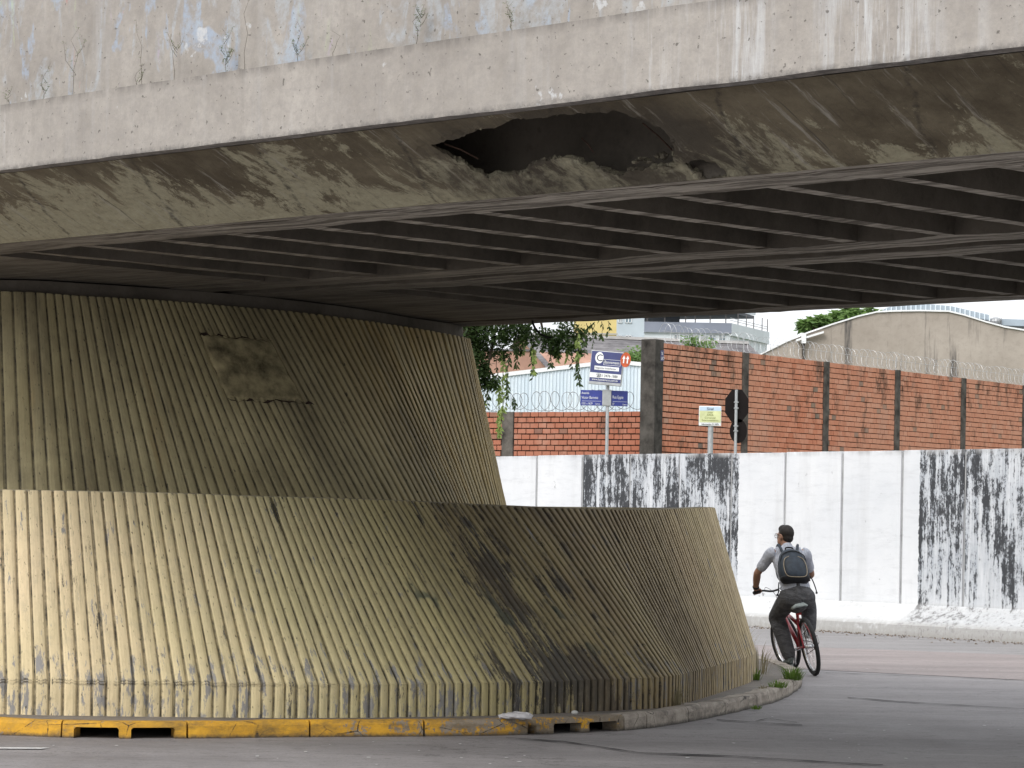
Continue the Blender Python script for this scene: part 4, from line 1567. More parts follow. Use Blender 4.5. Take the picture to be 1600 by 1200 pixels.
# orange round marker fixed to the corner of the advert board
orange = simple('orange_red_paint', (0.50, 0.10, 0.035), .15, 8, .5)
om = MB().prism([(.385 + math.cos(6.283 * i / 24) * .105, -.075, .20 + math.sin(6.283 * i / 24) * .15) for i in range(24)], (0, .012, 0)).build('round_marker', orange, ad)
om.parent = bd
om['label'] = 'round orange marker with white arrows'
for sx_ in (-1, 1):
    c_x, c_z = .385 + sx_ * .038, .20
    MB().prism([(c_x + q, -.079, c_z + w) for q, w in ((-.012, -.07), (.012, -.07), (.012, .02), (.034, .015), (0, .085), (-.034, .015), (-.012, .02))], (0, .003, 0)).build('arrow', M['white'], om)
MB().box(.30, .40, -.06, -.03, .19, .21).build('marker_bracket', M['steel'], bd)

# stop sign and round sign seen from behind
sg = sign_root('traffic_sign', 1149, 'backs of a dark octagonal sign and a dark round sign on a grey pole', 'traffic sign')
xo, zo = loc(sg, 1152, 635)
x0, z0 = loc(sg, 1152, 609)
MB().tube([(0, 0, -.02), (0.0, 0, z0)], .030, 12).build('pole', M['steel'], sg)
oc = .375
xo, zo = loc(sg, 1151.5, 634)
MB().prism([(xo + .235 * math.cos(R(22.5 + 45 * i)) / math.cos(R(22.5)), .045, zo + .36 * math.sin(R(22.5 + 45 * i))) for i in range(8)], (0, .006, 0)).build('octagon_plate', M['signback'], sg)
xo, zo = loc(sg, 1154, 673.5)
MB().prism([(xo + .175 * math.cos(6.283 * i / 28), .045, zo + .245 * math.sin(6.283 * i / 28)) for i in range(28)], (0, .006, 0)).build('round_plate', M['signback'], sg)
for zz in (zo, zo + .1, zo + .46, zo + .58):
    MB().box(-.045, .045, -.036, .044, zz - .012, zz + .012).build('clamp', M['steel'], sg)
for ch_ in list(sg.children):
    if ch_.name.startswith(('octagon', 'round')): pass

# small yellow notice
nt_ = sign_root('notice_sign', 1110, 'small white and yellow notice board on a stout grey post', 'sign')
xn, zn = loc(nt_, 1109.5, 650)
MB().tube([(0, .05, -.02), (0, .05, zn - .1)], .055, 12).build('post', M['steel'], nt_)
MB().box(xn - .225, xn + .225, -.02, .02, zn - .20, zn + .20).build('board', M['white'], nt_, bevel=.012)
MB().box(xn - .215, xn + .215, -.024, -.0215, zn - .13, zn + .10).build('yellow_field', simple('faded_yellow', (0.62, 0.65, 0.36), .12, 6, .6), nt_)
MB().box(xn - .215, xn + .215, -.024, -.0215, zn + .105, zn + .185).build('pale_blue_field', simple('faded_blue', (0.50, 0.62, 0.74), .08, 6, .6), nt_)
text('lettering', 'Sinal', .075, M['dark_ink'], nt_, (xn, -.026, zn + .118), align='CENTER')
for (s_, size, zz) in (('AVISO', .04, .055), ('ÁREA', .06, .0), ('Comercial', .055, -.055), ('Estacionamento', .055, -.105)):
    text('lettering', s_, size, simple('olive_ink', (0.22, 0.24, 0.08), .1) if 'olive_ink' not in bpy.data.materials else bpy.data.materials['olive_ink'], nt_, (xn, -.026, zn + zz), align='CENTER', sx=.95)
text('lettering', 'Informações 51 3476', .045, M['dark_ink'], nt_, (xn, -.026, zn - .18), align='CENTER', sx=.9)

# ================================================================== BUILDINGS BEHIND
# corrugated pale metal shed
YM = 86.0
shed = empty('metal_shed', (at(850, 600, YM).x, YM, 2.45))
tag(shed, 'pale blue corrugated metal shed wall with a white edge trim', 'shed')
ox = shed.location.x
key = [(640, 601), (742, 589), (960, 563.5), (1010, 568.5), (1060, 574)]
kx = [at(x, y, YM).x - ox for x, y in key]
kz = [at(x, y, YM).z - 2.45 for x, y in key]
msh = Mat('pale_blue_sheet', .5, .45)
pp_ = msh.coords('Object')
nn1 = msh.noise(msh.map(pp_, (2.2, 1, .25)), 1, 6, .6)
msh.base(msh.mix(msh.ramp(nn1, .35, .7), (0.58, 0.67, 0.74), (0.70, 0.76, 0.80)))
msh.bump(msh.noise(pp_, 3, 3), .1, .02)
sheet = MB()
x = kx[0]
colx = []
pit = .105
while x < kx[-1]:
    for u, d in ((0, 0), (.30, 0), (.40, -.028), (.60, -.028), (.70, 0)): colx.append((x + u * pit, d))
    x += pit
vs, fs = [], []
for i, (x, d) in enumerate(colx):
    z = np.interp(x, kx, kz)
    vs += [(x, d, 0), (x, d, z)]
    if i: fs.append((2 * i - 2, 2 * i, 2 * i + 1, 2 * i - 1))
sheet.add(vs, fs).build('corrugated_wall', msh.m, shed, fix=False)
for i in range(len(kx) - 1):
    MB().prism([(kx[i], -.06, kz[i] - .09), (kx[i + 1], -.06, kz[i + 1] - .09), (kx[i + 1], -.06, kz[i + 1] + .03), (kx[i], -.06, kz[i] + .03)], (0, .05, 0)).build('edge_trim', M['white'], shed)
rf = MB()
for i in range(len(kx) - 1):
    rf.prism([(kx[i], 0.03, kz[i]), (kx[i + 1], .03, kz[i + 1]), (kx[i + 1], .03, kz[i + 1] + .02), (kx[i], .03, kz[i] + .02)], (0, 9, -.4))
rf.build('roof', msh.m, shed)

# salmon gable house with grey tiled roof
YH = 108.0
he = at(868, 577, YH)
house = empty('gable_house', (he.x, YH, 2.45))
tag(house, 'salmon plastered gable house with a long grey tiled roof behind the metal shed', 'house')
g = Vector((-.30, .95, 0)).normalized()
rdir = Vector((.95, .30, 0)).normalized()
ze = he.z - 2.45
zap = at(826, 526, YH + 3.6).z - 2.45
HW = 3.9
salmon = simple('salmon_plaster', (0.40, 0.24, 0.18), .14, 1.2, .9, .2, .2)
MB().prism([Vector((0, 0, 0)), Vector((0, 0, ze)), g * HW + Vector((0, 0, zap)), g * HW * 2 + Vector((0, 0, ze)), g * HW * 2], rdir * 9).build('walls', salmon, house)
tilem = Mat('grey_roof_tile', .9, .2)
pv = tilem.coords('Object')
tn = tilem.noise(tilem.map(pv, (1.2, 1.2, 1.2)), 1, 7, .7)
tilem.base(tilem.mix(tilem.ramp(tn, .35, .65), (0.115, 0.11, 0.115), (0.23, 0.22, 0.225)))
tilem.bump(tilem.noise(pv, 9, 4), .5, .03)
# courses of the roof stepped up the slope
a0 = Vector((0, 0, ze)) - g * .35 - Vector((0, 0, .25)) - rdir * .25
up_ = (g * (HW + .35) + Vector((0, 0, zap - ze + .25)))
ncr = 14
for side in (0, 1):
    rb = MB()
    for i in range(ncr):
        p0 = a0 + up_ * (i / ncr)
        p1 = a0 + up_ * ((i + 1.15) / ncr)
        if side:
            mir = lambda q: q + g * 2 * (HW - (q).dot(g))
            p0, p1 = mir(p0), mir(p1)
        nrm = Vector((0, 0, 1))
        rb.prism([p0 + nrm * .06, p1 + nrm * .05, p1 + nrm * .02, p0 + nrm * .02], rdir * 9.6)
    rb.build('roof', tilem.m, house)
MB().prism([a0 + up_ + Vector((0, 0, .04)) - g * .12, a0 + up_ + Vector((0, 0, .16)), a0 + up_ + Vector((0, 0, .04)) + g * .12], rdir * 9.6).build('ridge', simple('ridge_cap', (0.33, 0.32, 0.31), .2, 3, .9), house)
MB().prism([g * .9 + Vector((0, 0, ze - .9)) - rdir * .012, g * 1.7 + Vector((0, 0, ze - .9)) - rdir * .012, g * 1.7 + Vector((0, 0, ze - .1)) - rdir * .012, g * .9 + Vector((0, 0, ze - .1)) - rdir * .012], rdir * .01).build('window', M['dark_ink'], house)
MB().box(-.05, .25, -.30, -.02, 0, ze - .35).build('corner_post', simple('grey_plaster', (.33, .32, .31), .15, 2, .9), house)

gwl = at(690, 560, 100)
gw = empty('garden_wall', (gwl.x, 100, 2.45))
tag(gw, 'salmon plastered side wall half hidden by hanging foliage', 'wall')
pw_ = at(838, 545, 100)
MB().box(0, pw_.x - gwl.x, 0, .25, 0, at(760, 548, 100).z - 2.45).build('wall_face', salmon, gw)
MB().box(-.02, pw_.x - gwl.x + .02, -.05, .30, at(760, 548, 100).z - 2.448, at(760, 548, 100).z - 2.38).build('coping', tilem.m, gw)

# yellow building
YY = 240.0
yb0, yb1 = at(900, 500, YY), at(963, 532, YY)
yb = empty('yellow_building', (yb0.x, YY, 2.45))
tag(yb, 'pale yellow building block seen through hanging leaves under the viaduct', 'building')
MB().box(0, yb1.x - yb0.x, 0, 9, 0, 20.5).build('walls', simple('yellow_render', (0.62, 0.50, 0.22), .08, .5, .85, .2, .1), yb)
MB().box(-.3, yb1.x - yb0.x + .3, -.6, -.02, yb1.z - 2.45 - .9, yb1.z - 2.45 - .1).build('canopy', tilem.m, yb)
wz = yb1.z - 2.45
for i in range(2):
    f_ = MB().box(.6 + i * 1.35, 1.5 + i * 1.35, -.05, .02, wz + 1.9, wz + 2.6).build('window', M['white'], yb)
MB().box(-.1, yb1.x - yb0.x + .1, -.06, -.01, wz + .45, wz + .6).build('ledge', simple('ledge_grey', (.4, .38, .33), .1, 2), yb)

# white office building with roof terrace
YO = 330.0
po = lambda x, y, Y=YO: at(x, y, Y)
o0, o1, o2 = po(1003, 505), po(1141, 505), po(1199, 512, YO + 14)
off_ = empty('office_building', (o0.x, YO, 2.45))
tag(off_, 'white office block with a blue grey band and an open roof terrace', 'building')
wht = simple('white_render', (0.66, 0.70, 0.73), .06, .3, .8, .2, .05)
band = simple('blue_grey_band', (0.23, 0.25, 0.31), .08, .4, .7, .3, .05)
glass = simple('window_glass', (0.16, 0.22, 0.26), .25, .8, .15, .6, 0)
ox, oz = o0.x, 2.45
W1 = o1.x - ox
zt_ = po(1070, 520).z - oz
zb_ = po(1070, 504).z - oz
d_side = Vector((o2.x - o1.x, 14, 0))
poly = [Vector((-.0, 0, 0)), Vector((W1, 0, 0)), Vector((W1, 0, 0)) + d_side, Vector((0, 18, 0))]
b = MB()
b.prism([p + Vector((0, 0, 0)) for p in poly], (0, 0, zt_)).build('walls', wht, off_)
MB().prism([Vector((-.25, -.35, zt_ + .01)), Vector((W1 + .15, -.35, zt_ + .01)), Vector((W1 + .15, .0, zt_ + .01)), Vector((-.25, .0, zt_ + .01))], (0, 0, zb_ - zt_)).build('parapet_band', band, off_)
q0, q1 = Vector((W1 + .15, -.35, zt_ - .25)), Vector((W1 + .15, -.35, zt_ - .25)) + d_side * 1.02
MB().prism([q0 + Vector((.02, 0, 0)), q1, q1 + Vector((-.3, .1, 0)), q0 + Vector((-.3, .36, 0))], (0, 0, zb_ - zt_ + .25)).build('parapet_band', wht, off_)
for (xa, xb) in ((1053, 1064), (1070, 1081), (1108, 1119), (1123, 1134)):
    a_, b_ = po(xa, 523), po(xb, 533.5)
    fr_ = MB()
    w0, w1, z0, z1 = a_.x - ox, b_.x - ox, b_.z - oz, a_.z - oz
    for (p0, p1, p2, p3) in ((w0, w1, z0, z0 + .07), (w0, w1, z1 - .07, z1), (w0, w0 + .07, z0, z1), (w1 - .07, w1, z0, z1), ((w0 + w1) / 2 - .04, (w0 + w1) / 2 + .04, z0, z1), (w0, w1, z1 - .30, z1 - .24)):
        fr_.box(p0, p1, -.09, -.02, p2, p3)
    fo_ = fr_.build('window', M['white'], off_)
    MB().box(w0 + .02, w1 - .02, -.03, -.01, z0 + .02, z1 - .02).build('pane', glass, fo_)
for (xa, ya) in ((1086, 524), (1099, 524)):
    a_ = po(xa, ya)
    MB().box(a_.x - ox - .3, a_.x - ox + .3, -.35, -.02, a_.z - oz - .5, a_.z - oz).build('air_conditioner', M['steel'], off_)
a_ = po(1090, 538)
MB().box(3.6, 10.3, -.08, -.02, a_.z - oz - .3, a_.z - oz + .3).build('ribbon_window', glass, off_)
# terrace roof
zc = zb_ + 1.35
MB().prism([Vector((-.5, -1.2, zc)), Vector((W1 - .6, -1.2, zc)), Vector((W1 + 3.6, 11, zc)), Vector((-.5, 16, zc))], (0, 0, .35)).build('terrace_roof', simple('dark_roof', (.10, .105, .12), .1, 1), off_)
MB().prism([Vector((W1 - 2.4, 3.0, zc + .5)), Vector((W1 + 3.9, 12, zc + .5)), Vector((W1 + 3.9, 12, zc + 1.5)), Vector((W1 - 2.4, 3.0, zc + 1.5))], (0, .2, 0)).build('roof_fascia', wht, off_)
for xx in (.6, 2.6, 5.0, 6.1, 7.8, 9.6):
    MB().box(xx - .06, xx + .06, -.2, -.08, zb_, zc).build('terrace_post', simple('post_dark', (.13, .12, .12)) if 'post_dark' not in bpy.data.materials else bpy.data.materials['post_dark'], off_)
for k_ in (.2, .42, .62, .85, 1.0):
    p = Vector((W1, -.1, 0)) + d_side * k_
    MB().box(p.x - .05, p.x + .05, p.y - .05, p.y + .05, zb_, zc + .2).build('terrace_post', bpy.data.materials['post_dark'], off_)
MB().box(.2, 4.6, 5, 5.2, zb_ - .2, zc).build('terrace_room', simple('dark_room', (.12, .13, .15), .1, 1), off_)
for zz in (.35, .62):
    MB().tube([Vector((W1, -.1, zb_ + zz)), Vector((W1, -.1, zb_ + zz)) + d_side], .035, 6).build('railing', M['steel'], off_)

# grey-blue wing to the left of the office
YW = 300.0
w0_, w1_ = at(955, 500, YW), at(1006, 548, YW)
wg = empty('grey_wing_building', (w0_.x, YW, 2.45))
tag(wg, 'pale grey building wing with small sash windows left of the office block', 'building')
MB().box(0, w1_.x - w0_.x, 0, 10, 0, 30).build('walls', simple('grey_blue_render', (0.46, 0.52, 0.57), .08, .3, .85, .2, .05), wg)
for (xa, xb, ya, yb_) in ((966, 972, 524, 533), (977, 987, 524, 533), (977, 987, 496, 505), (966, 972, 496, 505)):
    a_, b_ = at(xa, ya, YW), at(xb, yb_, YW)
    w0, w1, z0, z1 = a_.x - w0_.x, b_.x - w0_.x, b_.z - 2.45, a_.z - 2.45
    fr_ = MB()
    for (p0, p1, p2, p3) in ((w0, w1, z0, z0 + .06), (w0, w1, z1 - .06, z1), (w0, w0 + .06, z0, z1), (w1 - .06, w1, z0, z1), ((w0 + w1) / 2 - .04, (w0 + w1) / 2 + .04, z0, z1)):
        fr_.box(p0, p1, -.09, -.02, p2, p3)
    fo_ = fr_.build('window', M['white'], wg)
    MB().box(w0 + .02, w1 - .02, -.03, -.01, z0 + .02, z1 - .02).build('pane', glass, fo_)
e_ = at(980, 537, YW)
MB().box(-.2, w1_.x - w0_.x + .1, -.7, -.02, e_.z - 2.45 - .35, e_.z - 2.45 + .1).build('eave', tilem.m, wg)

# tan warehouse with a bowed gable
YG = 130.0
gp = [(1150, 574), (1196, 551), (1228, 535), (1262, 521), (1300, 508), (1340, 495.5), (1370, 488.5), (1400, 487), (1440, 486.5), (1482, 487.5), (1505, 493), (1540, 504), (1570, 512), (1600, 517), (1660, 526), (1740, 540)]
gb = [at(x, y, YG) for x, y in gp]
wh = empty('warehouse', (at(1400, 500, YG).x, YG, 2.45))
tag(wh, 'tan rendered warehouse with a bowed gable and black damp streaks', 'warehouse')
mwh = Mat('stained_tan_render', .95, .15)
pv = mwh.coords('Object')
f1 = mwh.noise(pv, .35, 7, .65)
c_ = mwh.mix(mwh.ramp(f1, .35, .65), (0.30, 0.262, 0.225), (0.41, 0.365, 0.32))
s1 = mwh.noise(mwh.map(pv, (1.25, 1, .10)), 1.0, 7, .7)
c_ = mwh.mix(mwh.ramp(s1, .545, .66, 0, .9), c_, (0.085, 0.08, 0.078))
f2 = mwh.noise(pv, 4, 8, .7)
c_ = mwh.mix(mwh.ramp(f2, .5, .8, 0, .4), c_, (0.15, 0.135, 0.12))
mwh.base(c_)
mwh.bump(f2, .4, .03)
wx = wh.location.x
body = [Vector((p.x - wx, 0, p.z - 2.45)) for p in gb]
MB().prism(body + [Vector((body[-1].x, 0, 0)), Vector((body[0].x, 0, 0))], (0, .3, 0)).build('gable_wall', mwh.m, wh)
capm = MB()
rfm = MB()
for i in range(len(body) - 1):
    p, q = body[i], body[i + 1]
    capm.prism([p + Vector((0, -.08, 0.0)), q + Vector((0, -.08, .0)), q + Vector((0, -.08, .07)), p + Vector((0, -.08, .07))], (0, .5, 0))
    rfm.prism([p + Vector((0, .42, -.15)), q + Vector((0, .42, -.15)), q + Vector((0, .42, -.10)), p + Vector((0, .42, -.10))], (0, 40, 0))
capm.build('gable_coping', M['white'], wh)
rfm.build('roof', simple('fibre_cement_roof', (.36, .36, .37), .12, .5, .8), wh)
# short white gutter and pipe box on the left shoulder
a_, b_ = at(1243, 534, YG), at(1286, 521, YG)
MB().prism([Vector((a_.x - wx, -.30, a_.z - 2.45)), Vector((b_.x - wx, -.30, b_.z - 2.45)), Vector((b_.x - wx, -.30, b_.z - 2.45 + .09)), Vector((a_.x - wx, -.30, a_.z - 2.45 + .09))], (0, .2, 0)).build('gutter', M['white'], wh)
a_ = at(1255, 530, YG)
MB().box(a_.x - wx - .10, a_.x - wx + .10, -.32, -.03, a_.z - 2.45 - .2, a_.z - 2.45 + .26).build('gutter_box', M['white'], wh)
MB().tube([(a_.x - wx, -.12, 0), (a_.x - wx, -.12, a_.z - 2.45 - .1)], .06, 8).build('downpipe', M['pier'], wh)
YV = 150.0
v0 = [at(x, y, YV) for x, y in ((1385, 481), (1400, 477), (1450, 475), (1485, 478), (1546, 492), (1546, 500), (1485, 491), (1400, 491), (1385, 493))]
mroof = simple('weathered_roof_sheet', (.34, .40, .45), .1, .8, .6, .4, .1)
mr = empty('metal_roof_monitor', (v0[2].x, YV, 2.45))
tag(mr, 'pale metal roof ridge rising behind the warehouse gable', 'roof')
MB().prism([Vector((p.x - v0[2].x, 0, p.z - 2.45)) for p in v0], (0, 12, 0)).build('roof_sheet', mroof, mr)
MB().box(-2.6, 4.5, 1, 11, 0, v0[7].z - 2.45 - .1).build('support_wall', simple('plain_grey_wall', (.3, .3, .3)), mr)  # even mid-grey wall under the roof sheet
rbm = MB()
for i in range(22):
    k_ = i / 21
    x = v0[0].x + (v0[4].x - v0[0].x) * k_ - v0[2].x
    zz = np.interp(x + v0[2].x, [p.x for p in v0[:5]], [p.z for p in v0[:5]]) - 2.45
    rbm.box(x - .03, x + .03, -.05, -.01, zz - .32, zz - .02)
rbm.build('standing_seams', msh.m, mr)['kind'] = 'stuff'
v1 = [at(x, y, YV) for x, y in ((1562, 498), (1620, 500), (1660, 503), (1660, 512), (1562, 508))]
mr2 = empty('metal_roof_monitor', (v1[0].x, YV, 2.45))
tag(mr2, 'second pale metal roof right of the roof vent', 'roof')
MB().prism([Vector((p.x - v1[0].x, 0, p.z - 2.45)) for p in v1], (0, 12, 0)).build('roof_sheet', mroof, mr2)
MB().box(.1, 3, .5, 11, 0, v1[4].z - 2.46).build('support_wall', bpy.data.materials['plain_grey_wall'], mr2)
vt = at(1556, 501, YV)
vn = empty('roof_vent', (vt.x, YV, vt.z - .45))
tag(vn, 'small round turbine vent between the two pale metal roofs', 'roof vent')
MB().tube([(0, 0, -6.5), (0, 0, .25)], .14, 12).build('neck', M['steel'], vn)
vb = MB().ball((0, 0, .42), .30, .30, .22, 16, 8)
vb.build('turbine', M['steel'], vn)
for i in range(12):
    a__ = 6.283 * i / 12
    MB().box(-.004, .004, -.03, .03, -.18, .18).build('vane', M['steel'], vn).location = (math.cos(a__) * .30, math.sin(a__) * .30, .42)

# ================================================================== TREES AND PLANTS
def leaf_cloud(mb_, c, rad, n, size, rnd, squash=1.0, hang=0.0):
    for i in range(n):
        d = Vector((rnd.gauss(0, 1), rnd.gauss(0, 1), rnd.gauss(0, 1))).normalized() * (rnd.random() ** .45) * rad
        d.z *= squash
        p = Vector(c) + d
        l = size * rnd.uniform(.6, 1.4)
        a, e_ = rnd.uniform(0, 6.283), rnd.uniform(-1, .5) - hang
        t_ = Vector((math.cos(a), math.sin(a), e_)).normalized() * l
        s_ = t_.cross(Vector((rnd.uniform(-.5, .5), rnd.uniform(-.5, .5), 1))).normalized() * l * .32
        mb_.add([p, p + t_ * .45 + s_, p + t_, p + t_ * .45 - s_], [(0, 1, 2, 3)])


bark = simple('dark_bark', (0.07, 0.055, 0.042), .3, 6, .95, .1, .6)
lfA = mat_leaf('pepper_tree_leaf', (0.012, 0.026, 0.010), (0.06, 0.098, 0.028))
lfB = mat_leaf('bright_leaf', (0.06, 0.12, 0.035), (0.20, 0.31, 0.10))
lfC = mat_leaf('young_strand_leaf', (0.16, 0.23, 0.06), (0.32, 0.40, 0.13))
YT = 62.0
rnd = random.Random(4)
tx = at(715, 650, YT).x
wt = empty('weeping_tree', (tx, YT, 2.45))
tag(wt, 'weeping tree with dark foliage and strands hanging below the viaduct beside the abutment', 'tree')
loc_ = lambda px, py, dy=0.0: Vector((at(px, py, YT + dy).x - tx, dy, at(px, py, YT + dy).z - 2.45))
tk = MB()
tk.tube([(0, 0, -.1), (.05, 0, 1.6), (-.05, .1, 3.2), (.1, 0, 4.8)], [.24, .19, .16, .12], 10)
for (px, py, dy) in ((760, 470, .3), (835, 455, -.4), (905, 460, .2), (690, 430, .4), (860, 400, 0)):
    e_ = loc_(px, py, dy)
    tk.tube([(0, .05, 3.0), Vector((0, .05, 3.0)).lerp(e_, .55) + Vector((0, 0, .55)), e_], [.11, .07, .03], 7)
tk.tube([loc_(760, 470, .3), loc_(772, 530), loc_(764, 565), loc_(757, 600)], [.05, .035, .03, .015], 6)
tk.tube([loc_(835, 455), loc_(850, 525), loc_(872, 540)], [.045, .025, .01], 6)
tk.build('trunk', bark, wt)
cr_ = MB()
# crown above, hidden behind the deck from here
for i in range(26):
    px, py = rnd.uniform(640, 940), rnd.uniform(330, 478)
    leaf_cloud(cr_, loc_(px, py, rnd.uniform(-1.4, 1.4)), rnd.uniform(.45, .8), 150, .13, rnd, .8, .3)
# its lower fringe
for (px, py, rad, n) in ((740, 530, .34, 260), (757, 548, .30, 220), (778, 528, .30, 190), (800, 520, .34, 200), (822, 522, .24, 120), (850, 528, .26, 170), (868, 532, .28, 220), (885, 520, .32, 210),
                         (905, 522, .22, 90), (726, 520, .3, 200), (735, 545, .28, 200), (742, 512, .34, 220), (770, 510, .34, 200), (812, 508, .3, 160), (752, 575, .20, 170), (760, 592, .22, 200), (770, 600, .13, 70), (744, 560, .2, 90), (786, 552, .16, 60), (812, 545, .12, 50), (866, 548, .14, 70), (893, 540, .16, 80), (745, 598, .16, 90), (905, 548, .10, 30)):
    leaf_cloud(cr_, loc_(px, py, rnd.uniform(-.4, .4)), rad * 1.06, int(n * 2.3), .085, rnd, 1.0, .4)
cr_.build('crown', lfA, wt, fix=False)


def strand(px, y0, y1, n, wob, young, dy):
    ps = [loc_(px + wob * math.sin(3 * k / 9) + rnd.uniform(-1.5, 1.5), y0 + (y1 - y0) * k / 9, dy) for k in range(10)]
    s_ = MB()
    s_.tube(ps, [.008 - .0005 * k for k in range(10)], 4)
    lv = MB()
    for i in range(n):
        k = rnd.random() * 8.99
        p = ps[int(k)].lerp(ps[int(k) + 1], k - int(k))
        l = rnd.uniform(.07, .15)
        a = rnd.uniform(0, 6.283)
        t_ = Vector((math.cos(a) * .6, math.sin(a) * .6, -rnd.uniform(.3, 1.1))).normalized() * l
        w_ = t_.cross(Vector((rnd.uniform(-1, 1), 1, .2))).normalized() * l * .2
        lv.add([p, p + t_ * .5 + w_, p + t_, p + t_ * .5 - w_], [(0, 1, 2, 3)])
    o = s_.build('strand', bark, wt)
    lv.build('leaves', lfC if young else lfA, o, fix=False)


for (px, y0, y1, n, wob, yg) in ((748, 600, 648, 30, 2, False), (760, 600, 640, 26, 2, False), (783, 545, 668, 70, 3, True), (781, 600, 682, 90, -2, True), (788, 560, 640, 46, 4, True), (796, 556, 622, 34, -3, False), (802, 620, 642, 12, 2, False),
                                 (806, 540, 574, 26, 2, False), (832, 540, 584, 40, 2, True), (834, 535, 590, 34, -2, False), (870, 545, 563, 22, 2, True), (886, 540, 562, 24, 2, True), (901, 520, 560, 34, 3, True), (905, 540, 600, 34, -3, False),
                                 (903, 555, 592, 20, 2, False), (916, 505, 536, 12, 3, False), (924, 505, 545, 12, 2, False), (930, 503, 526, 9, -2, False), (940, 502, 530, 10, 2, False), (950, 502, 522, 8, 2, False), (912, 520, 556, 22, 2, False),
                                 (756, 610, 700, 16, 1, True), (775, 560, 612, 22, 2, False), (818, 530, 556, 20, 2, True), (860, 540, 572, 22, 2, False), (895, 530, 575, 22, -2, False)):
    strand(px, y0, y1, n, wob, yg, rnd.uniform(-.4, .4))


def tree(px, pyt, pyb, Y, spread_px, label, mat, leafs, name='tree', group=None):
    t0 = at(px, pyt, Y)
    x, H = t0.x, t0.z - 2.45
    e = empty(name, (x, Y, 2.45))
    tag(e, label, 'tree', group)
    sp = spread_px / F * Y
    tk = MB()
    tk.tube([(0, 0, -.2), (.1, 0, H * .45), (0, .1, H * .75)], [.03 * H, .022 * H, .012 * H], 8)
    lo = at(px, pyb, Y).z - 2.45
    cl = MB()
    for i in range(leafs // 130):
        a = rnd.uniform(0, 6.283)
        rr_ = sp * math.sqrt(rnd.random())
        fz = rnd.random()
        z = lo + (H - lo) * (fz * (1 - .55 * (rr_ / sp) ** 2))
        c = Vector((math.cos(a) * rr_, math.sin(a) * rr_ * .7, z))
        tk.tube([(0, .05, H * .5), c * .55 + Vector((0, 0, H * .22)), c], [.010 * H, .006 * H, .003 * H], 5)
        leaf_cloud(cl, c, sp * rnd.uniform(.16, .30), 130, .0135 * Y * .15 + .10, rnd, .8)
    tk.build('trunk', bark, e)
    cl.build('crown', mat, e, fix=False)
    return e


tree(1337, 476, 512, 170, 48, 'light green round tree behind the tan warehouse, left of its metal roof ridge', lfB, 5200, 'broadleaf_tree')
tree(1282, 494, 522, 168, 30, 'smaller green tree at the left shoulder of the tan warehouse', lfB, 2600, 'broadleaf_tree')
tree(1216, 536, 556, 200, 7, 'tiny far tree between the office block and the warehouse', lfB, 520, 'broadleaf_tree')


def shrub(px, pyt, Y, w_px, h_px, label, mat, n):
    t0 = at(px, pyt, Y)
    e = empty('shrub', (t0.x, Y, 2.45))
    tag(e, label, 'shrub')
    H = t0.z - 2.45
    w, h = w_px / F * Y / 2, h_px / F * Y
    st, lv = MB(), MB()
    for i in range(12):
        c = Vector((rnd.uniform(-w, w), rnd.uniform(-.4, .4), H - h * rnd.uniform(.1, 1)))
        st.tube([(c.x * .15, 0, -.05), (c.x * .5, c.y * .5, H * .55), c], [.04, .025, .01], 5)
        leaf_cloud(lv, c, w * .4 + .12, n // 12, .13, rnd, 1.0)
    st.build('stem', bark, e)
    lv.build('leaves', mat, e, fix=False)


shrub(992, 545, 95, 34, 24, 'bright green shrub standing between the metal shed and the corner pier', lfB, 700)
shrub(1090, 531, 95, 40, 12, 'low green shrub top showing over the tall brick wall', lfB, 420)

# grass and weeds by the nose of the kerb
lfG = mat_leaf('grass_blade', (0.035, 0.07, 0.014), (0.13, 0.21, 0.04))
lfD = mat_leaf('dry_grass_blade', (0.13, 0.11, 0.06), (0.27, 0.24, 0.15))


def tuft(px, py, z, n, hmin, hmax, rad, mat, label, spread=.5, name='grass_tuft', group='grass tufts round the kerb nose'):
    p = at_z(px, py, z)
    rr_ = random.Random(px)
    b_ = MB()
    for i in range(n):
        a = rr_.uniform(0, 6.283)
        r0 = rad * math.sqrt(rr_.random())
        o_ = Vector((math.cos(a) * r0, math.sin(a) * r0 * 1.6, 0))
        h_ = rr_.uniform(hmin, hmax)
        dr = Vector((math.cos(a) * spread * rr_.random(), math.sin(a) * spread * rr_.random(), 1)).normalized()
        w_ = Vector((-math.sin(a), math.cos(a), 0)) * rr_.uniform(.003, .007)
        m1, m2 = o_ + dr * h_ * .55, o_ + dr * h_ * .9 + Vector((math.cos(a), math.sin(a), -.4)) * h_ * spread * .35
        b_.add([o_ - w_, o_ + w_, m1 + w_ * .8, m2, m1 - w_ * .8], [(0, 1, 2, 4), (4, 2, 3)])
    e = empty(name, p)
    tag(e, label, 'grass', group)
    o = b_.build('blades', mat, e, fix=False)
    return e


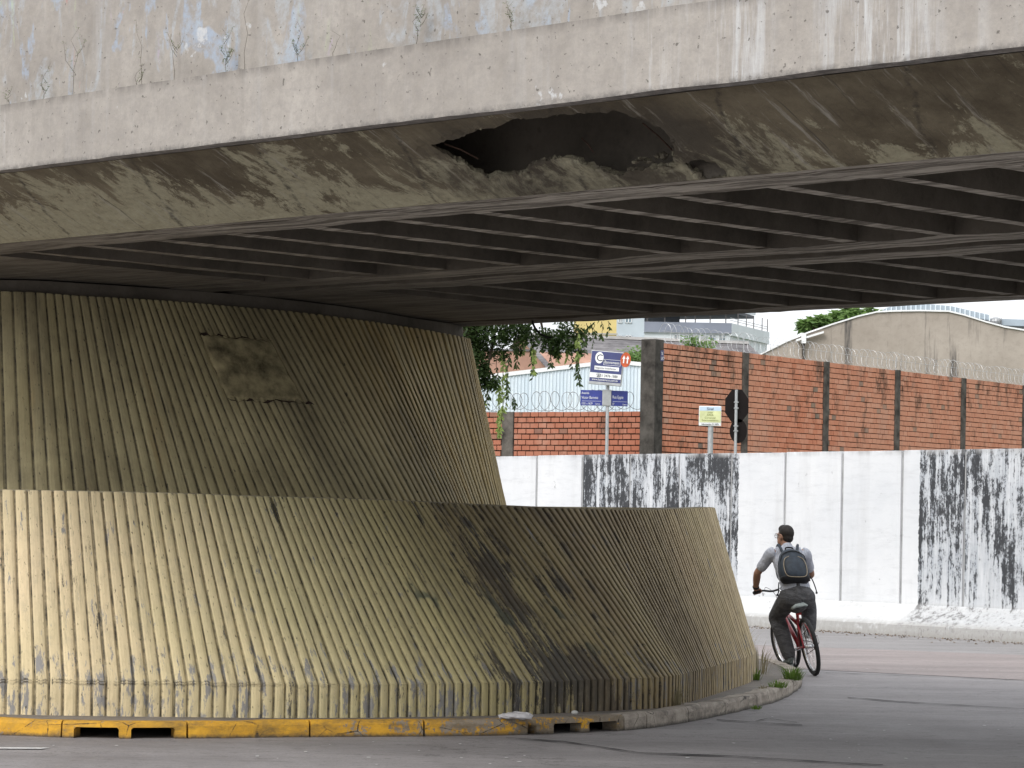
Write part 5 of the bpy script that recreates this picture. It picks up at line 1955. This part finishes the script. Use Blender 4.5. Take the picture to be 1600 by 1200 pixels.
tuft(1238, 1062, .118, 150, .07, .20, .10, lfG, 'bright green grass tuft on the kerb below the front bicycle wheel', .7)
tuft(1216, 1074, .115, 90, .04, .11, .09, lfG, 'low green grass patch in the pavement crack inside the kerb nose', .9)
tuft(1181, 1062, .115, 70, .06, .16, .06, lfG, 'small green grass tuft at the tip of the ribbed wall', .6)
tuft(1186, 1052, .115, 34, .12, .42, .13, lfD, 'tall dry grass stalks behind the tip of the ribbed wall', .55)
tuft(1058, 1103, .115, 40, .08, .24, .05, lfD, 'thin dry grass tuft against the foot of the dark ribs', .5)
tuft(1192, 1077, .115, 26, .02, .06, .04, lfD, 'tiny dry tuft on the bare pavement', .8)
tuft(1182, 1108, .01, 40, .02, .06, .05, lfG, 'tiny weed growing at the foot of the kerb', .9)
tuft(1160, 1018, .115, 22, .2, .5, .14, lfD, 'dry stalks poking past the edge of the ribbed wall', .5)

# crumpled plastic on the kerb
pb_ = at_z(806, 1123, .13)
bag = MB()
bag.ball((0, 0, .018), .13, .07, .028, 18, 10)
bag.v = [(x + random.uniform(-.012, .012), y + random.uniform(-.012, .012), max(-.002, z + random.uniform(-.010, .012))) for x, y, z in bag.v]
o = bag.build('plastic_bag', simple('crumpled_plastic', (.50, .49, .50), .15, 20, .5))
o.location = pb_
tag(o, 'crumpled greyish white plastic bag lying on the kerb top', 'plastic bag')
st_ = MB()
st_.ball((0, 0, .014), .03, .03, .018, 7, 5)
o = st_.build('stone', simple('pale_stone', (.5, .5, .48), .1, 20))
o.location = at_z(898, 1116, .125)
tag(o, 'small pale stone on the pavement above the right drain inlet', 'stone')

# ================================================================== CYCLIST
bx, by = at_z(1274, 1056).x, at_z(1274, 1056).y
YAW = math.atan2(.988, -.155)
LEAN = R(-12.5)
bike = empty('bicycle', (bx, by, 0), YAW)
tag(bike, 'red bicycle with black tyres leaning left into the bend', 'bicycle')
LM = Matrix.Rotation(LEAN, 4, 'X')      # local x forward, y left : lean to +y
bl = lambda x, y, z: LM @ Vector((x, y, z))
red = simple('red_frame_paint', (0.30, 0.018, 0.026), .12, 12, .3, .5, 0)
chrome = simple('chrome', (.6, .6, .61), .08, 20, .25, .5, 0, .9)
STEER = R(13)
RA, FA = Vector((0, 0, .33)), Vector((1.06, 0, .33))
BBk, ST, HT, HB = Vector((.43, 0, .29)), Vector((.27, 0, .66)), Vector((.86, 0, .80)), Vector((.90, 0, .64))


def wheel(c, steer, prm):
    ax = Matrix.Rotation(steer, 3, 'Z') @ Vector((0, 1, 0))
    ax = (LM.to_3x3() @ ax).normalized()
    cc = bl(*c)
    w = empty('wheel')
    w.parent = bike
    MB().torus(cc, ax, .306, .024, 56, 10).build('tyre', M['black'], w, smooth=True)
    MB().torus(cc, ax, .272, .010, 56, 8, 1.3).build('rim', chrome, w, smooth=True)
    MB().tube([cc - ax * .05, cc + ax * .05], .022, 12).build('hub', chrome, w, smooth=True)
    u = ax.orthogonal().normalized()
    v_ = ax.cross(u)
    sp = MB()
    for i in range(28):
        a = 6.283 * i / 28
        d = u * math.cos(a) + v_ * math.sin(a)
        a2 = a + (.5 if i % 2 else -.5)
        d2 = u * math.cos(a2) + v_ * math.sin(a2)
        sp.tube([cc + ax * (.03 if i % 4 < 2 else -.03) + d2 * .02, cc + d * .266], .0016, 4)
    o = sp.build('spokes', chrome, w)
    return w


wheel(RA, 0, 0)
wheel(FA, STEER, 1)
fr = MB()
T_ = lambda *p, r=.016: fr.tube([bl(*q) for q in p], r, 10)
T_(HB, BBk, r=.024)
T_(HB + Vector((-.03, 0, .07)), ST.lerp(BBk, .25), r=.021)
T_(ST + (ST - BBk) * .06, BBk, r=.018)
T_(HT, HB, r=.022)
for s_ in (-1, 1):
    T_(BBk + Vector((0, s_ * .03, 0)), RA + Vector((.12, s_ * .05, 0)), RA + Vector((0, s_ * .065, 0)), r=.011)
    T_(ST + Vector((0, s_ * .02, -.03)), RA + Vector((.10, s_ * .05, .18)), RA + Vector((0, s_ * .065, 0)), r=.010)
fr.build('frame', red, bike, smooth=True)
SM = Matrix.Rotation(STEER, 3, 'Z')
hd = Vector((.88, 0, .70))
sv = lambda p: bl(*(hd + SM @ (Vector(p) - hd)))
fk = MB()
for s_ in (-1, 1):
    fk.tube([sv((.905, s_ * .045, .62)), sv((.95, s_ * .055, .50)), sv((1.06, s_ * .055, .33))], .012, 8)
fk.tube([sv((.905, -.05, .62)), sv((.905, .05, .62))], .016, 8)
fk.build('fork', red, bike, smooth=True)
sm = MB()
sm.tube([sv((.855, 0, .80)), sv((.84, 0, .93)), sv((.89, 0, .95))], .014, 8)
sm.build('stem', chrome, bike, smooth=True)
hbp = [(.80, .35, .985), (.83, .24, .985), (.88, .10, .95), (.89, 0, .95), (.88, -.10, .95), (.83, -.24, .985), (.80, -.35, .985)]
MB().tube([Vector(v) for v in crom([sv(p) for p in hbp], 30)], .0115, 8).build('handlebar', M['black'], bike, smooth=True)
for s_ in (1, -1):
    MB().tube([sv((.795, s_ * .365, .985)), sv((.825, s_ * .25, .985))], .017, 10).build('grip', M['black'], bike, smooth=True)
    MB().tube([sv((.84, s_ * .235, .975)), sv((.885, s_ * .25, .965)), sv((.87, s_ * .33, .955))], .006, 6).build('brake_lever', chrome, bike)
    MB().tube([Vector(v) for v in crom([sv((.85, s_ * .2, .97)), sv((.95, s_ * .12, 1.0)), sv((.96, s_ * .02, .9)), sv((.90, s_ * .02, .72))], 14)], .003, 5).build('brake_cable', M['black'], bike)
MB().tube([bl(.275, 0, .64), bl(.235, 0, .77)], .013, 10).build('seat_post', chrome, bike)
# saddle: wide at the back, narrow nose
sad = MB()
ss = [(.05, .085, .018), (.10, .10, .03), (.17, .085, .034), (.25, .045, .03), (.32, .028, .026), (.38, .02, .015)]
vs, fs = [], []
for (x, hw, th) in ss:
    for k in range(12):
        a = 6.283 * k / 12
        vs.append(bl(x, math.cos(a) * hw, .795 + math.sin(a) * th - (.02 if abs(math.cos(a)) > .8 else 0)))
for i in range(len(ss) - 1):
    for k in range(12):
        fs.append((i * 12 + k, i * 12 + (k + 1) % 12, (i + 1) * 12 + (k + 1) % 12, (i + 1) * 12 + k))
fs += [tuple(range(11, -1, -1)), tuple(60 + k for k in range(12))]
sad.add(vs, fs).build('saddle', simple('grey_saddle_cover', (.30, .34, .33), .25, 25, .6), bike, smooth=True)
MB().tube([bl(.10, .04, .77), bl(.24, .03, .765), bl(.33, .0, .78)], .005, 6).build('saddle_rail', chrome, bike)
cw = MB()
ax = (LM.to_3x3() @ Vector((0, 1, 0))).normalized()
cw.torus(bl(.43, -.05, .29), ax, .085, .007, 32, 6)
cw.tube([bl(.43, -.07, .29), bl(.43, .07, .29)], .018, 10)
cw.build('chainring', chrome, bike)
cg = MB()
cg.torus(bl(0, -.055, .33), ax, .035, .006, 20, 6)
cg.build('sprocket', M['iron'], bike)
cn = MB()
cn.tube([bl(0, -.052, .366), bl(.43, -.05, .376)], .005, 5)
cn.tube([bl(0, -.052, .294), bl(.43, -.05, .204)], .005, 5)
cn.build('chain', M['iron'], bike)
for (s_, dz, dx) in ((1, -.165, .03), (-1, .165, -.03)):
    MB().tube([bl(.43, s_ * .075, .29), bl(.43 + dx, s_ * .085, .29 + dz)], .011, 8).build('crank', chrome, bike)
    c = bl(.43 + dx, s_ * .135, .29 + dz)
    pd = MB()
    pd.box(-.045, .045, -.045, .045, -.011, .011)
    pd.v = [tuple(Vector(v) + c) for v in pd.v]
    pd.build('pedal', M['black'], bike)
MB().tube([bl(-.02, -.09, .33), bl(-.06, -.10, .36), bl(-.05, -.10, .44), bl(.02, -.09, .42)], .006, 6).build('derailleur_guard', chrome, bike)
MB().box(-.01, .01, -.03, .03, -.02, .03).build('rear_reflector', simple('red_reflector', (.35, .02, .02), .1, 10, .2), bike).location = bl(.20, 0, .70)

# --- rider, in yaw-only local frame: f forward, l left, z up
rider = empty('person', (bx, by, 0), YAW)
tag(rider, 'person cycling away in a pale grey t-shirt and dark grey trousers, looking left', 'person')


def sweep(mb_, pts, rad, seg=14):
    """tapered limb with rounded ends; rad = list of r or (rx, ry) with the wide axis across the body"""
    pts = [Vector(p) for p in pts]
    C_ = crom(pts, max(8, len(pts) * 4))
    RR = crom([r if isinstance(r, tuple) else (r, r) for r in rad], len(C_))
    vs, fs = [], []
    n = len(C_)
    pr = [Vector(v) for v in C_]
    for i in range(n):
        t = (pr[min(i + 1, n - 1)] - pr[max(i - 1, 0)]).normalized()
        u = Vector((0, 1, 0)) - t * t.y
        u = u.normalized() if u.length > .05 else Vector((1, 0, 0))
        w = t.cross(u)
        for k in range(seg):
            a = 6.283185 * k / seg
            vs.append(pr[i] + u * math.cos(a) * RR[i][0] + w * math.sin(a) * RR[i][1])
    for i in range(n - 1):
        for k in range(seg):
            k2 = (k + 1) % seg
            fs.append((i * seg + k, i * seg + k2, (i + 1) * seg + k2, (i + 1) * seg + k))
    fs += [tuple(range(seg - 1, -1, -1)), tuple((n - 1) * seg + k for k in range(seg))]
    mb_.add(vs, fs)
    for i in (0, n - 1):
        r = min(RR[i]) * .98
        mb_.ball(pr[i], r, r, r, 10, 7)


def fuse(name, mb_, mat, parent, voxel, smooth=4):
    me = mb_.mesh(name, mat)
    bm_ = bmesh.new()
    bm_.from_mesh(me)
    bmesh.ops.recalc_face_normals(bm_, faces=bm_.faces)
    bm_.to_mesh(me)
    bm_.free()
    o = bpy.data.objects.new(name, me)
    COL.objects.link(o)
    rm = o.modifiers.new('remesh', 'REMESH')
    rm.mode = 'VOXEL'
    rm.voxel_size = voxel
    rm.use_smooth_shade = True
    s = o.modifiers.new('smooth', 'SMOOTH')
    s.factor = .5
    s.iterations = smooth
    dg = bpy.context.evaluated_depsgraph_get()
    m2 = bpy.data.meshes.new_from_object(o.evaluated_get(dg))
    o.modifiers.clear()
    o.data = m2
    m2.name = name
    if not m2.materials: m2.materials.append(mat)
    o.parent = parent
    return o


skin = simple('brown_skin', (0.30, 0.165, 0.11), .08, 20, .55, .4, 0)
sh = Mat('grey_tshirt', .9, .2)
pv = sh.coords('Object')
n1 = sh.noise(sh.map(pv, (8, 8, 14)), 1, 5, .6, .6)
sh.base(sh.mix(sh.ramp(n1, .3, .7), (0.33, 0.35, 0.40), (0.47, 0.49, 0.55)))
sh.bump(n1, .8, .03)
trm = Mat('dark_grey_trousers', .9, .15)
pv = trm.coords('Object')
n1 = trm.noise(trm.map(pv, (9, 9, 16)), 1, 5, .65, .8)
trm.base(trm.mix(trm.ramp(n1, .3, .7), (0.05, 0.05, 0.054), (0.12, 0.12, 0.125)))
trm.bump(n1, .9, .04)

hipL, hipR = (.21, .265, .87), (.21, .085, .87)
kneeL, ankL = (.57, .31, .62), (.43, .185, .185)
kneeR, ankR = (.60, -.055, .80), (.44, -.04, .50)
shL, shR = (.41, .415, 1.345), (.41, .04, 1.345)
elL, wrL = (.54, .545, 1.115), None
gL = sv((.81, .31, .985))
gR = sv((.81, -.31, .985))
wrL = Vector((gL.x - .05, gL.y + .03, gL.z + .035))
elR = Vector((.60, -.09, 1.11))
wrR = Vector((gR.x - .06, gR.y - .02, gR.z + .045))
headc = Vector((.485, .25, 1.525))
HR = Matrix.Rotation(R(32), 3, 'Z') @ Matrix.Rotation(R(4), 3, 'X')
hp_ = lambda x, y, z: headc + HR @ Vector((x, y, z))

body = MB()
sweep(body, [(.20, .18, .84), (.24, .19, .98), (.32, .21, 1.14), (.39, .225, 1.28), (.43, .232, 1.37)], [(.15, .105), (.135, .095), (.15, .10), (.165, .105), (.10, .07)])
sweep(body, [(.42, .23, 1.36), (.45, .238, 1.42), (.47, .245, 1.48)], [.066, .058, .056])
body.ball(headc + HR @ Vector((-.012, 0, .028)), .094, .075, .098, 18, 12, HR)
body.ball(hp_(.03, 0, -.045), .066, .056, .068, 14, 10, HR)
body.ball(hp_(.055, 0, -.085), .034, .036, .026, 12, 8, HR)
body.ball(hp_(.098, 0, -.018), .018, .013, .026, 10, 8, HR)      # nose
body.ball(hp_(.088, 0, -.06), .012, .024, .009, 10, 8, HR)       # lips
for s_ in (-1, 1):
    body.ball(hp_(-.005, s_ * .077, -.008), .02, .010, .033, 10, 8, HR)   # ears
    body.ball(hp_(.080, s_ * .032, .028), .014, .024, .009, 10, 8, HR)    # brow
for (S_, E_, W_, G_, sd) in ((Vector(shL), Vector(elL), wrL, gL, 1), (Vector(shR), elR, wrR, gR, -1)):
    sweep(body, [S_, S_.lerp(E_, .5), E_], [.056, .050, .041])
    sweep(body, [E_, E_.lerp(W_, .35), W_], [.042, .043, .028])
    gd = (sv((.825, sd * .25, .985)) - sv((.795, sd * .365, .985))).normalized()    # along the grip, inwards
    palm = W_.lerp(G_, .62) + Vector((0, 0, .018))
    sweep(body, [W_, palm, palm.lerp(G_, .4) + Vector((.02, 0, .022))], [(.030, .02), (.042, .018), (.040, .014)])
    for q in range(4):
        o_ = G_ + gd * (-.034 + .023 * q)
        ln = (.9, 1.0, .97, .82)[q if sd > 0 else 3 - q]
        sweep(body, [o_ + Vector((-.015, 0, .026)), o_ + Vector((.022 * ln, 0, .025)), o_ + Vector((.032 * ln, 0, -.004)), o_ + Vector((.008, 0, -.026))], [.0095, .0092, .0088, .0075], 8)
    sweep(body, [palm + gd * .028 + Vector((-.02, 0, 0)), G_ + gd * .055 + Vector((-.022, 0, .006)), G_ + gd * .05 + Vector((.004, 0, -.022))], [.012, .0105, .009], 8)
for (H_, K_, A_) in ((hipL, kneeL, ankL), (hipR, kneeR, ankR)):
    H_, K_, A_ = Vector(H_), Vector(K_), Vector(A_)
    sweep(body, [H_, H_.lerp(K_, .5), K_], [.082, .072, .054])
    sweep(body, [K_, K_.lerp(A_, .3) + Vector((-.02, 0, 0)), A_], [.054, .054, .036])
    sweep(body, [A_, A_ + Vector((.03, 0, -.05)), A_ + Vector((.14, 0, -.075))], [.036, .034, .028])
fuse('body', body, skin, rider, .0065, 3)

shirt = MB()
sweep(shirt, [(.205, .183, .915), (.24, .19, 1.0), (.315, .208, 1.14), (.385, .224, 1.27), (.425, .232, 1.36)], [(.175, .125), (.165, .118), (.172, .12), (.185, .122), (.118, .082)], 18)
sweep(shirt, [(.42, .23, 1.36), (.435, .235, 1.405)], [.082, .070])
for (S_, E_) in ((Vector(shL), Vector(elL)), (Vector(shR), elR)):
    mid = Vector((.42, .227, 1.335))
    sweep(shirt, [mid.lerp(S_, .3), S_ + Vector((0, 0, -.005)), S_.lerp(E_, .38), S_.lerp(E_, .70)], [.080, .071, .064, .061])
fuse('tshirt', shirt, sh.m, rider, .010, 5)

tro = MB()
sweep(tro, [(.20, .178, .82), (.205, .18, .90), (.215, .184, .955)], [(.185, .145), (.178, .14), (.166, .125)], 18)
for (H_, K_, A_, f0) in ((hipL, kneeL, ankL, .93), (hipR, kneeR, ankR, .97)):
    H_, K_, A_ = Vector(H_), Vector(K_), Vector(A_)
    sweep(tro, [H_ + Vector((-.03, 0, -.01)), H_.lerp(K_, .35) + Vector((0, 0, -.015)), H_.lerp(K_, .75), K_], [.116, .112, .098, .092])
    sweep(tro, [K_, K_.lerp(A_, .3) + Vector((-.025, 0, 0)), K_.lerp(A_, .65) + Vector((-.015, 0, 0)), K_.lerp(A_, f0)], [.092, .092, .086, .078])
fuse('trousers', tro, trm.m, rider, .010, 5)

shoe_m = simple('grey_green_shoe', (.10, .115, .11), .45, 28, .7, .3, .2)
sole_m = simple('pale_sole', (.32, .33, .32), .2, 20, .8)
for A_ in (Vector(ankL), Vector(ankR)):
    s_ = MB()
    sweep(s_, [A_ + Vector((-.03, 0, -.055)), A_ + Vector((.05, 0, -.055)), A_ + Vector((.15, 0, -.072)), A_ + Vector((.19, 0, -.078))], [(.040, .042), (.044, .044), (.046, .032), (.034, .022)])
    sweep(s_, [A_ + Vector((-.01, 0, -.03)), A_ + Vector((.0, 0, .015))], [.046, .046])
    o = fuse('shoe', s_, shoe_m, rider, .008, 3)
    so = MB()
    n = 20
    ring = [(A_.x - .065 + .275 * (.5 - .5 * math.cos(3.14159 * i / n)), .046 * math.sin(3.14159 * i / n) ** .55) for i in range(n + 1)]
    so.prism([(x, A_.y + y, A_.z - .105) for x, y in ring] + [(x, A_.y - y, A_.z - .105) for x, y in ring[-2:0:-1]], (0, 0, .022))
    so.build('sole', sole_m, o)

hair = MB()
hair.ball(headc + HR @ Vector((-.022, 0, .042)), .095, .079, .094, 20, 14, HR)
hair.ball(headc + HR @ Vector((-.048, 0, -.012)), .062, .066, .058, 16, 10, HR)
hair.ball(headc + HR @ Vector((.02, 0, .085)), .066, .062, .052, 16, 10, HR)
fuse('hair', hair, simple('black_hair', (.018, .014, .012), .3, 40, .6, .3, .5), rider, .007, 2)
gl = MB()
for s_ in (-1, 1):
    gl.tube([hp_(.093, s_ * .066, .012), hp_(.02, s_ * .081, .014), hp_(-.02, s_ * .082, .004)], .003, 6)
    gl.torus(hp_(.098, s_ * .036, .008), HR @ Vector((1, 0, 0)), .024, .0025, 20, 6)
gl.tube([hp_(.10, -.012, .012), hp_(.10, .012, .012)], .003, 6)
gl.build('glasses', M['black'], rider)
for s_ in (-1, 1):
    MB().ball(hp_(.083, s_ * .032, .008), .011, .011, .011, 10, 8).build('eye', M['white'], rider)
wt_ = MB()
wt_.torus(wrL.lerp(Vector(elL), .12), (wrL - Vector(elL)).normalized(), .031, .008, 24, 8, 1.6)
wt_.build('wristwatch', M['black'], rider)

# --- backpack worn on his back
pack = empty('backpack', (bx, by, 0), YAW)
tag(pack, 'dark blue grey backpack with black piping on the back of the cyclist', 'backpack')
navy = simple('blue_grey_nylon', (0.026, 0.037, 0.052), .3, 14, .55, .4, .3)
blackn = simple('black_nylon', (0.014, 0.015, 0.018), .2, 14, .65, .3, .2)
# frame along the spine
b0, b1 = Vector((.165, .215, 1.00)), Vector((.315, .242, 1.36))
spine = (b1 - b0).normalized()
out = Vector((-spine.z, 0, spine.x)).normalized()
side = Vector((0, 1, 0))
pk = lambda s_, l_, o_: b0 + spine * s_ + side * l_ + out * o_


def shell(levels, n=20, o_shift=0.0):
    b_ = MB()
    vs, fs = [], []
    for (s_, hw, th, sq) in levels:
        for k in range(n):
            a = 6.283185 * k / n
            ca, sa = math.cos(a), math.sin(a)
            x = hw * math.copysign(abs(ca) ** sq, ca)
            y = th * math.copysign(abs(sa) ** sq, sa)
            vs.append(pk(s_, x, o_shift + y))
    for i in range(len(levels) - 1):
        for k in range(n):
            fs.append((i * n + k, i * n + (k + 1) % n, (i + 1) * n + (k + 1) % n, (i + 1) * n + k))
    fs += [tuple(range(n - 1, -1, -1)), tuple((len(levels) - 1) * n + k for k in range(n))]
    return b_.add(vs, fs)


shell([(.0, .10, .045, .7), (.012, .14, .075, .7), (.05, .165, .09, .7), (.14, .172, .098, .7), (.24, .160, .092, .75), (.32, .135, .078, .8), (.37, .10, .055, .85), (.392, .055, .03, .9)], 24, .055).build('main_bag', navy, pack, smooth=True)
shell([(.03, .09, .03, .7), (.045, .115, .045, .7), (.10, .128, .055, .7), (.20, .120, .052, .75), (.265, .09, .036, .85), (.285, .05, .018, .9)], 22, .115).build('front_pocket', navy, pack, smooth=True)
pp_s = [pk(.285, -.05, .135), pk(.25, -.105, .14), pk(.17, -.128, .145), pk(.08, -.122, .15), pk(.04, -.09, .152), pk(.03, 0, .158), pk(.04, .09, .152), pk(.08, .122, .15), pk(.17, .128, .145), pk(.25, .105, .14), pk(.285, .05, .135)]
MB().tube([Vector(v) for v in crom(pp_s, 44)], .0045, 6).build('piping', simple('tan_piping', (.32, .27, .2), .2, 30), pack)
MB().tube([Vector(v) for v in crom([pk(.23, -.15, .10), pk(.31, -.115, .125), pk(.352, 0, .128), pk(.31, .115, .125), pk(.23, .15, .10)], 30)], .0055, 6).build('zip', blackn, pack)
shell([(-.004, .10, .05, .7), (.006, .145, .082, .7), (.035, .163, .096, .7), (.055, .168, .099, .7)], 24, .056).build('base_panel', blackn, pack, smooth=True)
MB().tube([Vector(v) for v in crom([pk(.385, -.045, .03), pk(.43, -.035, .02), pk(.43, .035, .02), pk(.385, .045, .03)], 20)], .009, 8).build('grab_handle', blackn, pack)
for s_ in (-1, 1):
    pst = [pk(.37, s_ * .08, .02), Vector((.41, .23 + s_ * .11, 1.435)), Vector((.50, .225 + s_ * .115, 1.36)), Vector((.50, .215 + s_ * .125, 1.22)), Vector((.36, .20 + s_ * .150, 1.08)), pk(.03, s_ * .12, .02)]
    MB().tube([Vector(v) for v in crom(pst, 36)], .016, 8).build('shoulder_strap', navy, pack, smooth=True)
MB().tube([Vector(v) for v in crom([pk(.12, -.165, .03), pk(.05, -.21, .02), Vector((.17, -.035, .95)), Vector((.17, -.045, .90))], 16)], [.007] * 13 + [.014, .014, .010], 6).build('loose_strap', blackn, pack)
MB().tube([Vector(v) for v in crom([pk(.03, .165, -.02), pk(-.03, .175, -.03), Vector((.20, .385, .91)), Vector((.20, .40, .87))], 16)], [.007] * 13 + [.013, .013, .009], 6).build('loose_strap', blackn, pack)
